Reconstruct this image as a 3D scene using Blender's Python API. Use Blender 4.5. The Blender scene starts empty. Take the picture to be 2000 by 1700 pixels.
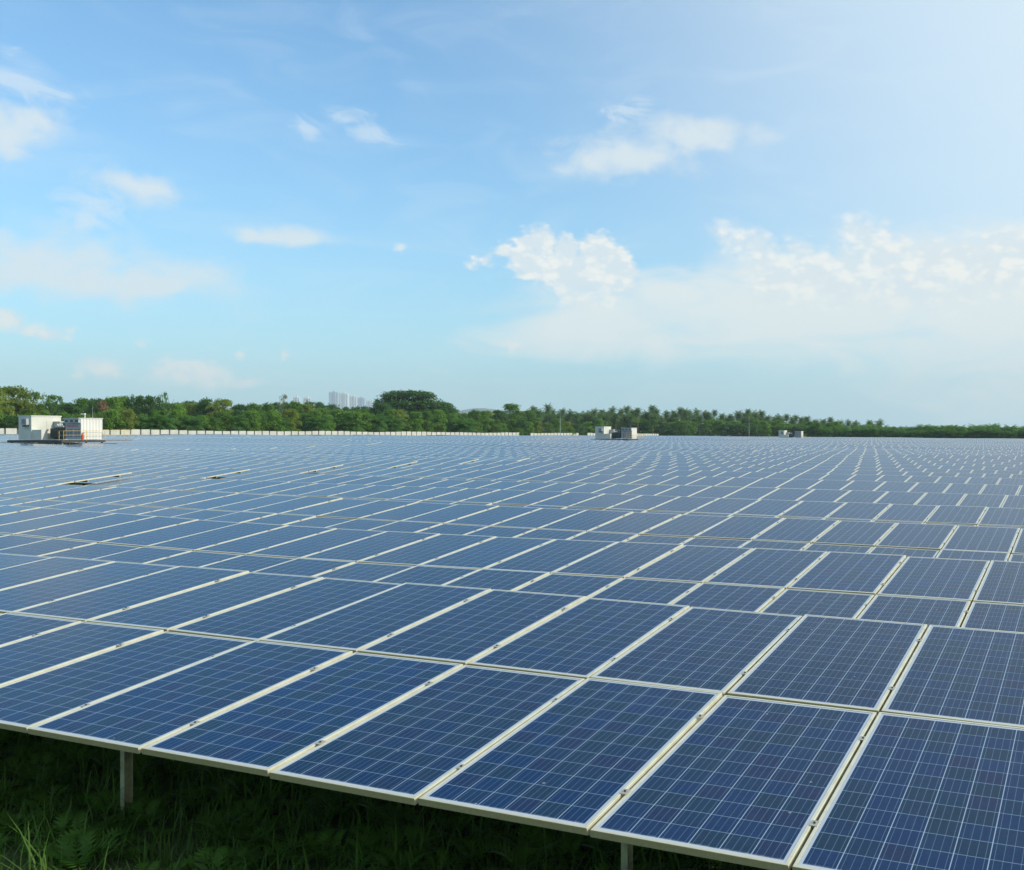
import bpy, math, random
import numpy as np
from mathutils import Vector, Matrix, Euler

sc = bpy.context.scene
COL = sc.collection
R = math.radians
rng = np.random.default_rng(7)
random.seed(7)

# ------------------------------------------------------------------ camera
F_PX, PPX, PPY = 2020.1, 1267.3, 850.0          # focal length and optical centre in photo pixels
YAW, PITCH = -23.77, -0.28
CAM = Vector((2.29, -4.468, 1.929))
cam_d = bpy.data.cameras.new('camera')
cam_d.sensor_fit = 'HORIZONTAL'
cam_d.sensor_width = 36.0
cam_d.lens = F_PX * 36.0 / 2000.0
cam_d.shift_x = (1000.0 - PPX) / 2000.0
cam_d.clip_start = 0.1
cam_d.clip_end = 40000.0
cam = bpy.data.objects.new('camera', cam_d)
COL.objects.link(cam)
cam.location = CAM
cam.rotation_euler = (R(90 + PITCH), 0, R(-YAW))
sc.camera = cam

# ------------------------------------------------------------------ exposure
vs = sc.view_settings
vs.view_transform = 'Standard'
vs.look = 'None'
vs.exposure = 0.55
vs.gamma = 1.0
vs.use_curve_mapping = False

# ------------------------------------------------------------------ sun and sky
SUN_AZ, SUN_EL = 76.0, 30.0        # azimuth clockwise from +Y
sun_d = bpy.data.lights.new('sun', 'SUN')
sun_d.energy = 3.1
sun_d.angle = R(0.5)
sun_d.color = (1.0, 0.90, 0.74)
sun = bpy.data.objects.new('sun', sun_d)
COL.objects.link(sun)
sdir = Vector((math.sin(R(SUN_AZ)) * math.cos(R(SUN_EL)), math.cos(R(SUN_AZ)) * math.cos(R(SUN_EL)), math.sin(R(SUN_EL))))
sun.rotation_euler = (-sdir).to_track_quat('-Z', 'Y').to_euler()

world = bpy.data.worlds.new('World')
sc.world = world
world.use_nodes = True


class NB:
    """small node-graph writer"""
    def __init__(self, tree):
        self.t = tree
        tree.nodes.clear()

    def n(self, kind, **kw):
        nd = self.t.nodes.new(kind)
        for k, v in kw.items():
            setattr(nd, k, v)
        return nd

    def link(self, a, b):
        self.t.links.new(a, b)

    def put(self, sock, v):
        if isinstance(v, bpy.types.NodeSocket):
            self.link(v, sock)
        else:
            sock.default_value = v

    def m(self, op, a, b=0.0, c=0.0, clamp=False):
        nd = self.n('ShaderNodeMath', operation=op, use_clamp=clamp)
        self.put(nd.inputs[0], a)
        self.put(nd.inputs[1], b)
        self.put(nd.inputs[2], c)
        return nd.outputs[0]

    def mix(self, f, a, b, kind='RGBA', blend='MIX'):
        nd = self.n('ShaderNodeMix', data_type=kind)
        if kind == 'RGBA':
            nd.blend_type = blend
        i = {'FLOAT': (0, 2, 3, 0), 'RGBA': (0, 6, 7, 2)}[kind]
        self.put(nd.inputs[i[0]], f)
        for k, v in ((i[1], a), (i[2], b)):
            if kind == 'RGBA' and isinstance(v, tuple):
                v = (*v[:3], 1.0)
            self.put(nd.inputs[k], v)
        return nd.outputs[i[3]]

    def noise(self, vec, scale, detail=4.0, rough=0.55, dist=0.0, lac=2.0, dim='3D'):
        nd = self.n('ShaderNodeTexNoise', noise_dimensions=dim)
        if vec is not None:
            self.link(vec, nd.inputs['Vector'])
        nd.inputs['Scale'].default_value = scale
        nd.inputs['Detail'].default_value = detail
        nd.inputs['Roughness'].default_value = rough
        nd.inputs['Distortion'].default_value = dist
        nd.inputs['Lacunarity'].default_value = lac
        return nd.outputs['Fac']

    def sstep(self, x, a, b):
        nd = self.n('ShaderNodeMapRange', interpolation_type='SMOOTHSTEP')
        self.put(nd.inputs[0], x)
        nd.inputs[1].default_value = a
        nd.inputs[2].default_value = b
        nd.inputs[3].default_value = 0.0
        nd.inputs[4].default_value = 1.0
        return nd.outputs[0]

    def xyz(self, v):
        nd = self.n('ShaderNodeSeparateXYZ')
        self.link(v, nd.inputs[0])
        return nd.outputs

    def vec(self, x, y, z=0.0):
        nd = self.n('ShaderNodeCombineXYZ')
        for s, v in zip(nd.inputs, (x, y, z)):
            self.put(s, v)
        return nd.outputs[0]


def sky_angle(px, py):
    rel = math.atan((px - PPX) / F_PX)
    return math.degrees(rel) + YAW, math.degrees(math.atan((840 - py) / F_PX * math.cos(rel)))


SKY_TINT = (0.95, 1.34, 1.48)


def build_sky():
    b = NB(world.node_tree)
    sky = b.n('ShaderNodeTexSky', sky_type='NISHITA', sun_disc=False)
    sky.sun_elevation = R(SUN_EL)
    sky.sun_rotation = R(SUN_AZ)
    sky.altitude = 20
    sky.air_density = 1.0
    sky.dust_density = 1.0
    sky.ozone_density = 2.0
    d = b.n('ShaderNodeTexCoord').outputs['Generated']
    x, y, z = b.xyz(d)
    az = b.m('MULTIPLY', b.m('ARCTAN2', x, y), 180 / math.pi)
    el = b.m('MULTIPLY', b.m('ARCSINE', z), 180 / math.pi)
    p = b.vec(az, b.m('MULTIPLY', el, 1.7), 0.0)
    p_soft = b.vec(az, b.m('MULTIPLY', el, 3.2), 4.0)
    n_puff = b.noise(p, 0.55, 6.0, 0.55, 0.25, dim='2D')
    n_soft = b.noise(p_soft, 0.16, 4.0, 0.55, 0.6, dim='2D')
    n_wisp = b.noise(b.vec(b.m('ADD', az, b.m('MULTIPLY', el, 0.6)), b.m('MULTIPLY', el, 2.0), 9.0), 0.4, 5.0, 0.62, 1.2, dim='2D')

    # cloud outlines are pushed about by slow turbulence so that none is a plain oval
    wn = b.n('ShaderNodeTexNoise', noise_dimensions='2D')
    b.link(p, wn.inputs['Vector'])
    wn.inputs['Scale'].default_value = 0.22
    wn.inputs['Detail'].default_value = 3.0
    wx_, wy_, _ = b.xyz(wn.outputs['Color'])
    azw = b.m('ADD', az, b.m('MULTIPLY', b.m('SUBTRACT', wx_, 0.5), 4.0))
    elw = b.m('ADD', el, b.m('MULTIPLY', b.m('SUBTRACT', wy_, 0.5), 1.5))

    def env(px, py, wx, up, dn):
        a0, e0 = sky_angle(px, py)
        k = 180 / math.pi / F_PX
        kx = k * math.cos(math.atan((px - PPX) / F_PX)) ** 2
        dx = b.m('DIVIDE', b.m('SUBTRACT', azw, a0), wx * kx)
        de = b.m('SUBTRACT', elw, e0)
        dy = b.m('MAXIMUM', b.m('DIVIDE', de, up * k), b.m('DIVIDE', de, -dn * k))
        r2 = b.m('ADD', b.m('MULTIPLY', dx, dx), b.m('MULTIPLY', dy, dy))
        return b.m('SUBTRACT', 1.0, b.m('SQRT', r2))

    def union(vals):
        out = vals[0]
        for v in vals[1:]:
            out = b.m('MAXIMUM', out, v)
        return out

    # crisp cumulus heads: rounded puffs with a finely broken rim, melting into the bank towards their base
    vo = b.n('ShaderNodeTexVoronoi', feature='F1', voronoi_dimensions='2D')
    b.link(p, vo.inputs['Vector'])
    vo.inputs['Scale'].default_value = 1.1
    vo.inputs['Detail'].default_value = 1.0
    puff = b.m('SUBTRACT', 0.45, vo.outputs['Distance'])
    n_rim = b.noise(p, 1.3, 4.0, 0.5, 0.0, dim='2D')
    q = b.vec(b.m('ADD', az, b.m('MULTIPLY', b.m('SUBTRACT', wx_, 0.5), 0.9)), b.m('ADD', el, b.m('MULTIPLY', b.m('SUBTRACT', wy_, 0.5), 0.6)))

    def heads(lst):
        out = None
        for px, py, r in lst:
            k = 180 / math.pi / F_PX
            dn = b.n('ShaderNodeVectorMath', operation='DISTANCE')
            b.link(q, dn.inputs[0])
            dn.inputs[1].default_value = (*sky_angle(px, py), 0.0)
            v = b.m('MULTIPLY_ADD', dn.outputs['Value'], -1.0, r * k)
            out = v if out is None else b.m('MAXIMUM', out, v)
        return out
    h1 = heads([(930, 513, 9), (955, 507, 10), (989, 490, 16), (1028, 480, 22), (1062, 476, 28), (1107, 488, 28), (1166, 486, 34), (1194, 512, 36), (1206, 542, 34),
                (1040, 515, 36), (1085, 525, 40), (1130, 535, 46), (1170, 560, 44), (1010, 505, 20), (1120, 570, 36)])
    h2 = heads([(1415, 458, 16), (1440, 470, 24), (1470, 478, 30), (1490, 502, 30), (1518, 522, 28), (1552, 488, 20), (1566, 508, 28), (1597, 527, 38), (1664, 452, 26),
                (1688, 474, 36), (1722, 474, 30), (1653, 520, 38), (1700, 520, 44), (1758, 512, 46), (1821, 512, 38), (1886, 492, 28), (1880, 530, 44), (1960, 486, 38),
                (1950, 540, 50), (1560, 560, 44), (1640, 560, 50), (1740, 565, 60), (1840, 570, 60), (2010, 500, 40), (2080, 490, 60), (1500, 560, 34)])
    rim = b.m('ADD', b.m('MULTIPLY', puff, 0.28), b.m('MULTIPLY_ADD', n_rim, 1.0, -0.30))
    m1 = b.m('MAXIMUM', b.m('MULTIPLY', b.sstep(b.m('ADD', h1, rim), -0.12, 0.42), 0.92), b.m('MULTIPLY', b.sstep(b.m("ADD", h2, rim), -0.50, 0.75), 0.82))
    m1 = b.m('MULTIPLY', m1, b.m('ADD', 0.05, b.m('MULTIPLY', b.sstep(el, 5.2, 8.6), 0.95)))
    h3 = heads([(318, 724, 12), (338, 716, 15), (360, 716, 17), (388, 720, 16), (415, 724, 15), (350, 735, 16), (400, 738, 16), (440, 742, 10), (485, 747, 9),
                (185, 726, 11), (205, 722, 14), (224, 727, 11), (150, 732, 9), (60, 646, 12), (85, 649, 10), (140, 650, 10), (4, 628, 18), (288, 672, 9), (470, 694, 8), (563, 692, 8), (1003, 681, 10), (785, 484, 10)])
    m5 = b.sstep(b.m('ADD', h3, b.m('MULTIPLY_ADD', n_rim, 1.1, -0.50)), -0.12, 0.40)
    # softer banks and single fair-weather clouds
    soft = union([env(5, 247, 120, 68, 60), env(270, 368, 110, 40, 36), env(90, 545, 330, 112, 46), env(290, 556, 260, 62, 24),
                  env(540, 462, 130, 32, 28), env(1230, 312, 170, 66, 50), env(1370, 270, 150, 46, 36), env(375, 740, 110, 48, 26),
                  env(190, 729, 80, 26, 18), env(60, 648, 110, 20, 14), env(5, 628, 50, 28, 22), env(1000, 681, 50, 15, 10), env(470, 748, 90, 16, 12)])
    m2 = b.sstep(b.m('ADD', soft, b.m('MULTIPLY', b.m('SUBTRACT', n_puff, 0.5), 1.1)), -0.05, 0.88)
    bank = union([env(1560, 590, 620, 110, 170), env(1950, 560, 440, 140, 290), env(1180, 620, 300, 80, 110), env(1330, 575, 190, 60, 90)])
    m3 = b.sstep(b.m('ADD', bank, b.m('MULTIPLY', b.m('SUBTRACT', n_soft, 0.5), 1.0)), -0.02, 0.72)
    wisp = union([env(45, 150, 115, 50, 45), env(600, 245, 60, 28, 28), env(680, 230, 65, 24, 22), env(712, 262, 70, 32, 32), env(1240, 222, 70, 34, 30), env(200, 420, 90, 60, 50)])
    m4 = b.sstep(b.m('ADD', wisp, b.m('MULTIPLY', b.m('SUBTRACT', n_wisp, 0.5), 2.4)), 0.10, 1.15)
    # thin layered veil
    veil = b.m('MULTIPLY', b.sstep(n_soft, 0.42, 0.85), 0.20)
    # sunward milky glow of thin high cloud, centred on the sun's own direction
    dot = b.n('ShaderNodeVectorMath', operation='DOT_PRODUCT')
    b.link(d, dot.inputs[0])
    dot.inputs[1].default_value = sdir
    glow = b.m('MULTIPLY', b.sstep(dot.outputs['Value'], -0.20, 0.44), 0.94)
    # humid air near the horizon
    low = b.m('MULTIPLY', b.m('POWER', 2.718, b.m('MULTIPLY', b.m('MAXIMUM', el, 0.0), -0.13)), 0.85)

    c = b.mix(1.0, sky.outputs[0], SKY_TINT, blend='MULTIPLY')
    # sunlit and shaded sides of the heads
    n_off = b.noise(b.vec(b.m('ADD', az, 0.7), b.m('MULTIPLY', b.m('ADD', el, 0.5), 1.7), 0.0), 0.55, 4.0, 0.55, 0.25, dim='2D')
    shade = b.sstep(b.m('ADD', b.m('SUBTRACT', n_puff, n_off), b.m('ADD', b.m('MULTIPLY', puff, 0.45), b.m('MULTIPLY', b.m('SUBTRACT', n_rim, 0.5), 0.18))), -0.20, 0.20)
    cl = b.mix(shade, (5.25, 5.85, 6.15), (6.80, 6.72, 6.35))
    c = b.mix(low, c, (2.75, 4.65, 5.7))
    c = b.mix(glow, c, (5.2, 6.2, 6.85))
    c = b.mix(veil, c, (5.0, 5.9, 6.5))
    c = b.mix(b.m('MULTIPLY', m3, 0.84), c, (6.0, 6.25, 6.1))
    c = b.mix(b.m('MULTIPLY', m2, 0.84), c, (5.3, 5.85, 6.1))
    c = b.mix(b.m('MULTIPLY', m4, 0.5), c, (5.4, 6.0, 6.4))
    c = b.mix(b.m('MULTIPLY', m5, 0.70), c, (6.2, 6.3, 6.1))
    c = b.mix(m1, c, cl)
    bg = b.n('ShaderNodeBackground')
    b.link(c, bg.inputs['Color'])
    bg.inputs['Strength'].default_value = 0.10
    out = b.n('ShaderNodeOutputWorld')
    b.link(bg.outputs[0], out.inputs['Surface'])


build_sky()

# ------------------------------------------------------------------ helpers


def proj_dir(px, py):
    """unit-depth world ray of a photo pixel, used once to survey where things stand"""
    yaw, pit = R(YAW), R(PITCH)
    f = Vector((math.sin(yaw) * math.cos(pit), math.cos(yaw) * math.cos(pit), math.sin(pit)))
    r = Vector((math.cos(yaw), -math.sin(yaw), 0))
    u = r.cross(f)
    return f + r * ((px - PPX) / F_PX) - u * ((py - PPY) / F_PX)


def on_x(px, X):
    d = proj_dir(px, 850)
    t = (X - CAM.x) / d.x
    return CAM + d * t, t


def on_y(px, Y):
    d = proj_dir(px, 850)
    t = (Y - CAM.y) / d.y
    return CAM + d * t, t


def at_depth(px, t):
    return CAM + proj_dir(px, 850) * t


def z_of(py, t):
    """height seen at photo row py at depth t"""
    return CAM.z + proj_dir(PPX, py).z * t


def tag(o, label=None, cat=None, group=None, kind=None):
    if label:
        o['label'] = label
    if cat:
        o['category'] = cat
    if group:
        o['group'] = group
    if kind:
        o['kind'] = kind
    return o


def empty(name, loc, rz=0.0):
    o = bpy.data.objects.new(name, None)
    o.empty_display_size = 0.3
    COL.objects.link(o)
    o.location = loc
    o.rotation_euler = (0, 0, rz)
    return o


def link_mesh(name, me, parent=None, mtx=None):
    o = bpy.data.objects.new(name, me)
    COL.objects.link(o)
    if parent is not None:
        o.parent = parent
    if mtx is not None:
        o.matrix_basis = mtx
    return o


class MB:
    """collects quads and triangles into one mesh"""
    def __init__(self):
        self.v, self.f, self.mi, self.uv = [], [], [], []

    def face(self, pts, mi=0, uv=None):
        k = len(self.v)
        self.v.extend(pts)
        self.f.append(tuple(range(k, k + len(pts))))
        self.mi.append(mi)
        self.uv.extend(uv if uv else [(0.0, 0.0)] * len(pts))

    def box(self, x0, x1, y0, y1, z0, z1, mi=0, mtx=None, skip=''):
        c = [(x0, y0, z0), (x1, y0, z0), (x1, y1, z0), (x0, y1, z0), (x0, y0, z1), (x1, y0, z1), (x1, y1, z1), (x0, y1, z1)]
        if mtx is not None:
            c = [tuple(mtx @ Vector(p)) for p in c]
        for key, q in (('d', (3, 2, 1, 0)), ('u', (4, 5, 6, 7)), ('f', (0, 1, 5, 4)), ('r', (1, 2, 6, 5)), ('b', (2, 3, 7, 6)), ('l', (3, 0, 4, 7))):
            if key not in skip:
                self.face([c[i] for i in q], mi)

    def tube(self, pts, radii, n=8, mi=0, cap=True):
        rings = []
        for i, p in enumerate(pts):
            p = Vector(p)
            a = Vector(pts[max(i - 1, 0)])
            c = Vector(pts[min(i + 1, len(pts) - 1)])
            t = (c - a).normalized()
            s = t.cross(Vector((0.31, 0.95, 0.02)))
            if s.length < 0.1:
                s = t.cross(Vector((1, 0, 0)))
            s.normalize()
            w = t.cross(s)
            rings.append([tuple(p + (s * math.cos(2 * math.pi * j / n) + w * math.sin(2 * math.pi * j / n)) * radii[i]) for j in range(n)])
        for i in range(len(rings) - 1):
            for j in range(n):
                k = (j + 1) % n
                self.face([rings[i][j], rings[i][k], rings[i + 1][k], rings[i + 1][j]], mi)
        if cap:
            self.face(rings[-1], mi)
            self.face(rings[0][::-1], mi)

    def mesh(self, name, mats, smooth=False):
        me = bpy.data.meshes.new(name)
        me.from_pydata(self.v, [], self.f)
        for m in mats:
            me.materials.append(m)
        me.polygons.foreach_set('material_index', self.mi)
        u = me.uv_layers.new(name='UVMap')
        u.data.foreach_set('uv', np.array(self.uv, dtype=np.float32).ravel())
        if smooth:
            me.polygons.foreach_set('use_smooth', [True] * len(self.f))
        me.update()
        return me

    def obj(self, name, mats, parent=None, mtx=None, smooth=False):
        return link_mesh(name, self.mesh(name, mats if isinstance(mats, (list, tuple)) else [mats], smooth), parent, mtx)


def np_mesh(name, verts, quads, mats, attr=None):
    """verts (n,3), quads (m,4) numpy -> mesh; attr = per-face float"""
    me = bpy.data.meshes.new(name)
    nv, nf = len(verts), len(quads)
    me.vertices.add(nv)
    me.vertices.foreach_set('co', np.ascontiguousarray(verts, dtype=np.float32).ravel())
    me.loops.add(nf * 4)
    me.loops.foreach_set('vertex_index', np.ascontiguousarray(quads, dtype=np.int32).ravel())
    me.polygons.add(nf)
    me.polygons.foreach_set('loop_start', np.arange(0, nf * 4, 4, dtype=np.int32))
    me.polygons.foreach_set('loop_total', np.full(nf, 4, dtype=np.int32))
    for m in mats:
        me.materials.append(m)
    if attr is not None:
        a = me.attributes.new('tone', 'FLOAT', 'FACE')
        a.data.foreach_set('value', np.asarray(attr, dtype=np.float32))
    me.update(calc_edges=True)
    me.validate()
    return me


# ------------------------------------------------------------------ terrain
ZT = [(1.0,3.9,0.40),(-2.0,3.9,0.41),(-6.1,3.9,0.44),(-9.1,3.9,0.45),(1.0,8.9,0.31),(-1.0,8.9,0.34),(-4.0,8.9,0.38),(-7.1,8.9,0.28),(-9.1,8.9,0.27),(-10.2,8.9,0.32),(-15.3,8.9,0.47),(1.0,13.8,0.29),(-3.0,13.8,0.33),(-8.1,13.8,0.38),(-13.2,13.8,0.43),(-14.2,13.8,0.44),(-22.4,13.8,0.54),(0.0,18.7,0.28),(-4.0,18.7,0.31),(-5.0,18.7,0.30),(-12.1,18.7,0.40),(-29.4,18.7,0.57),(-25.4,18.7,0.47),(-0.0,23.6,0.25),(-6.1,23.6,0.29),(-7.1,23.6,0.30),(-14.2,23.6,0.29),(-15.2,23.6,0.28),(-25.5,23.6,0.43),(-1.1,28.5,0.28),(-8.1,28.5,0.35),(-18.2,28.5,0.44),(-25.4,28.5,0.45),(-1.1,33.5,0.27),(-8.1,33.5,0.31),(-9.1,33.5,0.32),(-21.3,33.5,0.44),(-2.1,38.4,0.20),(-11.1,38.4,0.29),(-10.1,38.4,0.28),(-23.3,38.4,0.45),(-2.1,43.3,0.15),(-12.1,43.3,0.24),(-13.2,43.3,0.25),(-3.1,48.2,0.16),(-14.2,48.2,0.26),(-3.2,53.2,0.11),(-16.2,53.2,0.22),(-15.2,53.2,0.22),(-4.1,58.1,0.09),(-17.2,58.1,0.20),(-5.1,63.0,0.07),(-19.1,63.0,0.22),(-5.3,67.9,0.21)]
ZT = np.array(ZT)
QC = np.array([0.4052, -0.7226, -0.5781, 0.0599, 0.057, 0.0144])


def quad_top(X, Y):
    X = np.asarray(X, float) / 100.0
    Y = np.asarray(Y, float) / 100.0
    return QC[0] + QC[1] * X + QC[2] * Y + QC[3] * X * X + QC[4] * X * Y + QC[5] * Y * Y


ZRES = ZT[:, 2] - quad_top(ZT[:, 0], ZT[:, 1])


def top_z(X, Y):
    """height of a table's upper edge at X, Y (surveyed near the camera, gently rolling farther off)"""
    X = np.asarray(X, float)
    Y = np.asarray(Y, float)
    q = quad_top(X, Y)
    w = np.exp(-(((X[..., None] - ZT[:, 0]) / 3.2) ** 2 + ((Y[..., None] - ZT[:, 1]) / 2.6) ** 2) / 2)
    q = q + (w * ZRES).sum(-1) / (w.sum(-1) + 0.05)
    d = np.clip((Y - 55) / 60 + np.clip(-X - 35, 0, None) / 60, 0, 1)
    roll = 0.10 * np.sin(Y / 8.3 + X / 31.0) + 0.08 * np.sin(Y / 5.1 - X / 17.0 + 1.0) + 0.06 * np.sin(X / 7.0 + Y / 23.0)
    return q + d * roll * 0.75 - 0.10 * np.clip((Y - 90) / 120, 0, 1)


def ground_z(X, Y):
    X = np.asarray(X, float)
    Y = np.asarray(Y, float)
    Xc = np.clip(X, -205, 25)
    Yc = np.clip(Y, 3.9, 475)
    return top_z(Xc, Yc) - 1.06


# ------------------------------------------------------------------ materials


def new_mat(name):
    m = bpy.data.materials.new(name)
    m.use_nodes = True
    b = NB(m.node_tree)
    out = b.n('ShaderNodeOutputMaterial')
    pr = b.n('ShaderNodeBsdfPrincipled')
    b.link(pr.outputs[0], out.inputs['Surface'])
    return m, b, pr, out


def mat_plain(name, col, rough=0.6, metal=0.0, var=0.12, scale=3.0, bump=0.0):
    m, b, pr, _ = new_mat(name)
    tc = b.n('ShaderNodeTexCoord').outputs['Object']
    n = b.noise(tc, scale, 5.0, 0.6)
    lo = tuple(c * (1 - var) for c in col)
    hi = tuple(min(1.0, c * (1 + var)) for c in col)
    b.link(b.mix(b.sstep(n, 0.3, 0.7), lo, hi), pr.inputs['Base Color'])
    pr.inputs['Roughness'].default_value = rough
    pr.inputs['Metallic'].default_value = metal
    if bump:
        bp = b.n('ShaderNodeBump')
        bp.inputs['Strength'].default_value = bump
        bp.inputs['Distance'].default_value = 0.02
        b.link(n, bp.inputs['Height'])
        b.link(bp.outputs[0], pr.inputs['Normal'])
    return m


PW, PL, PT = 0.992, 1.956, 0.036       # module width, length, thickness
LIP = 0.018


def mat_cells(name, with_frame):
    """module face: 6 x 12 polycrystalline cells, busbars, white backsheet lines; UV spans the whole module.
    with_frame: the aluminium lip is drawn round the edge as well (modules too far off for a frame mesh)"""
    m, b, pr, out = new_mat(name)
    uvn = b.n('ShaderNodeUVMap')
    uvn.uv_map = 'UVMap'
    u, v, _ = b.xyz(uvn.outputs[0])
    iu, iv = b.m('FLOOR', u), b.m('FLOOR', v)
    fu, fv = b.m('FRACT', u), b.m('FRACT', v)
    oi = b.n('ShaderNodeObjectInfo').outputs['Random']
    seed = b.m('MULTIPLY', oi, 57.0)
    pid = b.n('ShaderNodeTexWhiteNoise', noise_dimensions='3D')
    b.link(b.vec(iu, iv, seed), pid.inputs[0])
    prand = pid.outputs['Value']
    X = b.m('MULTIPLY', fu, PW)
    Y = b.m('MULTIPLY', fv, PL)
    mx, my = 0.033, 0.040
    cw, ch = (PW - 2 * mx) / 6, (PL - 2 * my) / 12
    cx = b.m('DIVIDE', b.m('SUBTRACT', X, mx), cw)
    cy = b.m('DIVIDE', b.m('SUBTRACT', Y, my), ch)
    fx, fy = b.m('FRACT', cx), b.m('FRACT', cy)
    ex = b.m('MULTIPLY', b.m('SUBTRACT', 0.5, b.m('ABSOLUTE', b.m('SUBTRACT', fx, 0.5))), cw)
    ey = b.m('MULTIPLY', b.m('SUBTRACT', 0.5, b.m('ABSOLUTE', b.m('SUBTRACT', fy, 0.5))), ch)
    gapx = b.m('SUBTRACT', 1.0, b.sstep(ex, 0.0014, 0.0030))
    gapy = b.m('SUBTRACT', 1.0, b.sstep(ey, 0.0012, 0.0026))
    inside = b.m('MULTIPLY', b.m('MULTIPLY', b.m('GREATER_THAN', cx, 0.0), b.m('LESS_THAN', cx, 6.0)),
                 b.m('MULTIPLY', b.m('GREATER_THAN', cy, 0.0), b.m('LESS_THAN', cy, 12.0)))
    bus = b.m('FRACT', b.m('MULTIPLY', fx, 4.0))
    bd = b.m('MULTIPLY', b.m('ABSOLUTE', b.m('SUBTRACT', bus, 0.5)), cw / 4)
    busm = b.m('SUBTRACT', 1.0, b.sstep(bd, 0.0005, 0.0018))
    cid = b.n('ShaderNodeTexWhiteNoise', noise_dimensions='3D')
    b.link(b.vec(b.m('ADD', b.m('FLOOR', cx), b.m('MULTIPLY', iu, 7.0)), b.m('ADD', b.m('FLOOR', cy), b.m('MULTIPLY', iv, 13.0)), seed), cid.inputs[0])
    crand = cid.outputs['Value']
    cell = b.mix(b.sstep(crand, 0.15, 0.95), (0.0015, 0.0215, 0.084), (0.0050, 0.0245, 0.050))
    cell = b.mix(b.m('GREATER_THAN', b.xyz(cid.outputs['Color'])[1], 0.86), cell, (0.0075, 0.0170, 0.062))
    cell = b.mix(b.m('MULTIPLY', prand, 0.60), cell, (0.0070, 0.0190, 0.050))
    vor = b.n('ShaderNodeTexVoronoi')
    b.link(b.vec(b.m('MULTIPLY', u, PW), b.m('MULTIPLY', v, PL), seed), vor.inputs['Vector'])
    vor.inputs['Scale'].default_value = 90.0
    cell = b.mix(b.m('MULTIPLY', b.xyz(vor.outputs['Color'])[0], 0.34), cell, (0.006, 0.042, 0.120))
    c = b.mix(b.m('MULTIPLY', busm, 0.50), cell, (0.15, 0.27, 0.38))
    c = b.mix(b.m('MULTIPLY', gapy, 0.62), c, (0.27, 0.40, 0.52))
    c = b.mix(b.m('MULTIPLY', gapx, 0.80), c, (0.33, 0.44, 0.56))
    c = b.mix(inside, (0.36, 0.42, 0.50), c)
    # dust: a band washed down onto the lower rim, faint film, a few droppings
    dn = b.noise(b.vec(b.m('MULTIPLY', u, 1.0), b.m('MULTIPLY', v, 2.0), seed), 3.0, 4.0, 0.6)
    dn2 = b.noise(b.vec(b.m('MULTIPLY', u, 12.0), b.m('MULTIPLY', v, 4.0), seed), 3.0, 4.0, 0.65)
    band = b.m('SUBTRACT', 1.0, b.sstep(b.m('SUBTRACT', Y, b.m('MULTIPLY', dn2, 0.030)), 0.012, 0.042))
    film = b.m('MULTIPLY', b.sstep(dn, 0.35, 0.8), b.m('MULTIPLY_ADD', prand, 0.030, 0.006))
    spot_n = b.n('ShaderNodeTexVoronoi')
    b.link(b.vec(b.m('MULTIPLY', u, 1.0), b.m('MULTIPLY', v, 2.0), seed), spot_n.inputs['Vector'])
    spot_n.inputs['Scale'].default_value = 5.5
    sr = b.xyz(spot_n.outputs['Color'])[0]
    spots = b.m('MULTIPLY', b.m('LESS_THAN', spot_n.outputs['Distance'], b.m('MULTIPLY', sr, 0.060)), b.m('GREATER_THAN', sr, 0.70))
    st = b.noise(b.vec(b.m('MULTIPLY', u, 30.0), b.m('MULTIPLY', v, 1.6), seed), 1.0, 4.0, 0.6)
    film = b.m('ADD', film, b.m('MULTIPLY', b.sstep(st, 0.55, 0.80), b.m('MULTIPLY', b.sstep(dn, 0.35, 0.65), 0.050)))
    c = b.mix(film, c, (0.24, 0.32, 0.38))
    c = b.mix(b.m('MULTIPLY', band, 0.55), c, (0.46, 0.50, 0.53))
    c = b.mix(b.m('MULTIPLY', spots, 0.45), c, (0.38, 0.38, 0.36))
    rough = b.m('ADD', 0.09, b.m('MULTIPLY', dn, 0.10))
    if with_frame:
        lip = b.m('MINIMUM', b.m('MINIMUM', X, b.m('SUBTRACT', PW, X)), b.m('MINIMUM', Y, b.m('SUBTRACT', PL, Y)))
        fr = b.m('LESS_THAN', lip, LIP)
        c = b.mix(fr, c, (0.63, 0.62, 0.51))
        rough = b.mix(fr, rough, 0.5, kind='FLOAT')
    b.link(c, pr.inputs['Base Color'])
    b.link(rough, pr.inputs['Roughness'])
    pr.inputs['IOR'].default_value = 1.19
    return m


M = {}
M['cells'] = mat_cells('photovoltaic_cells', False)
M['module'] = mat_cells('photovoltaic_module', True)


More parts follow.
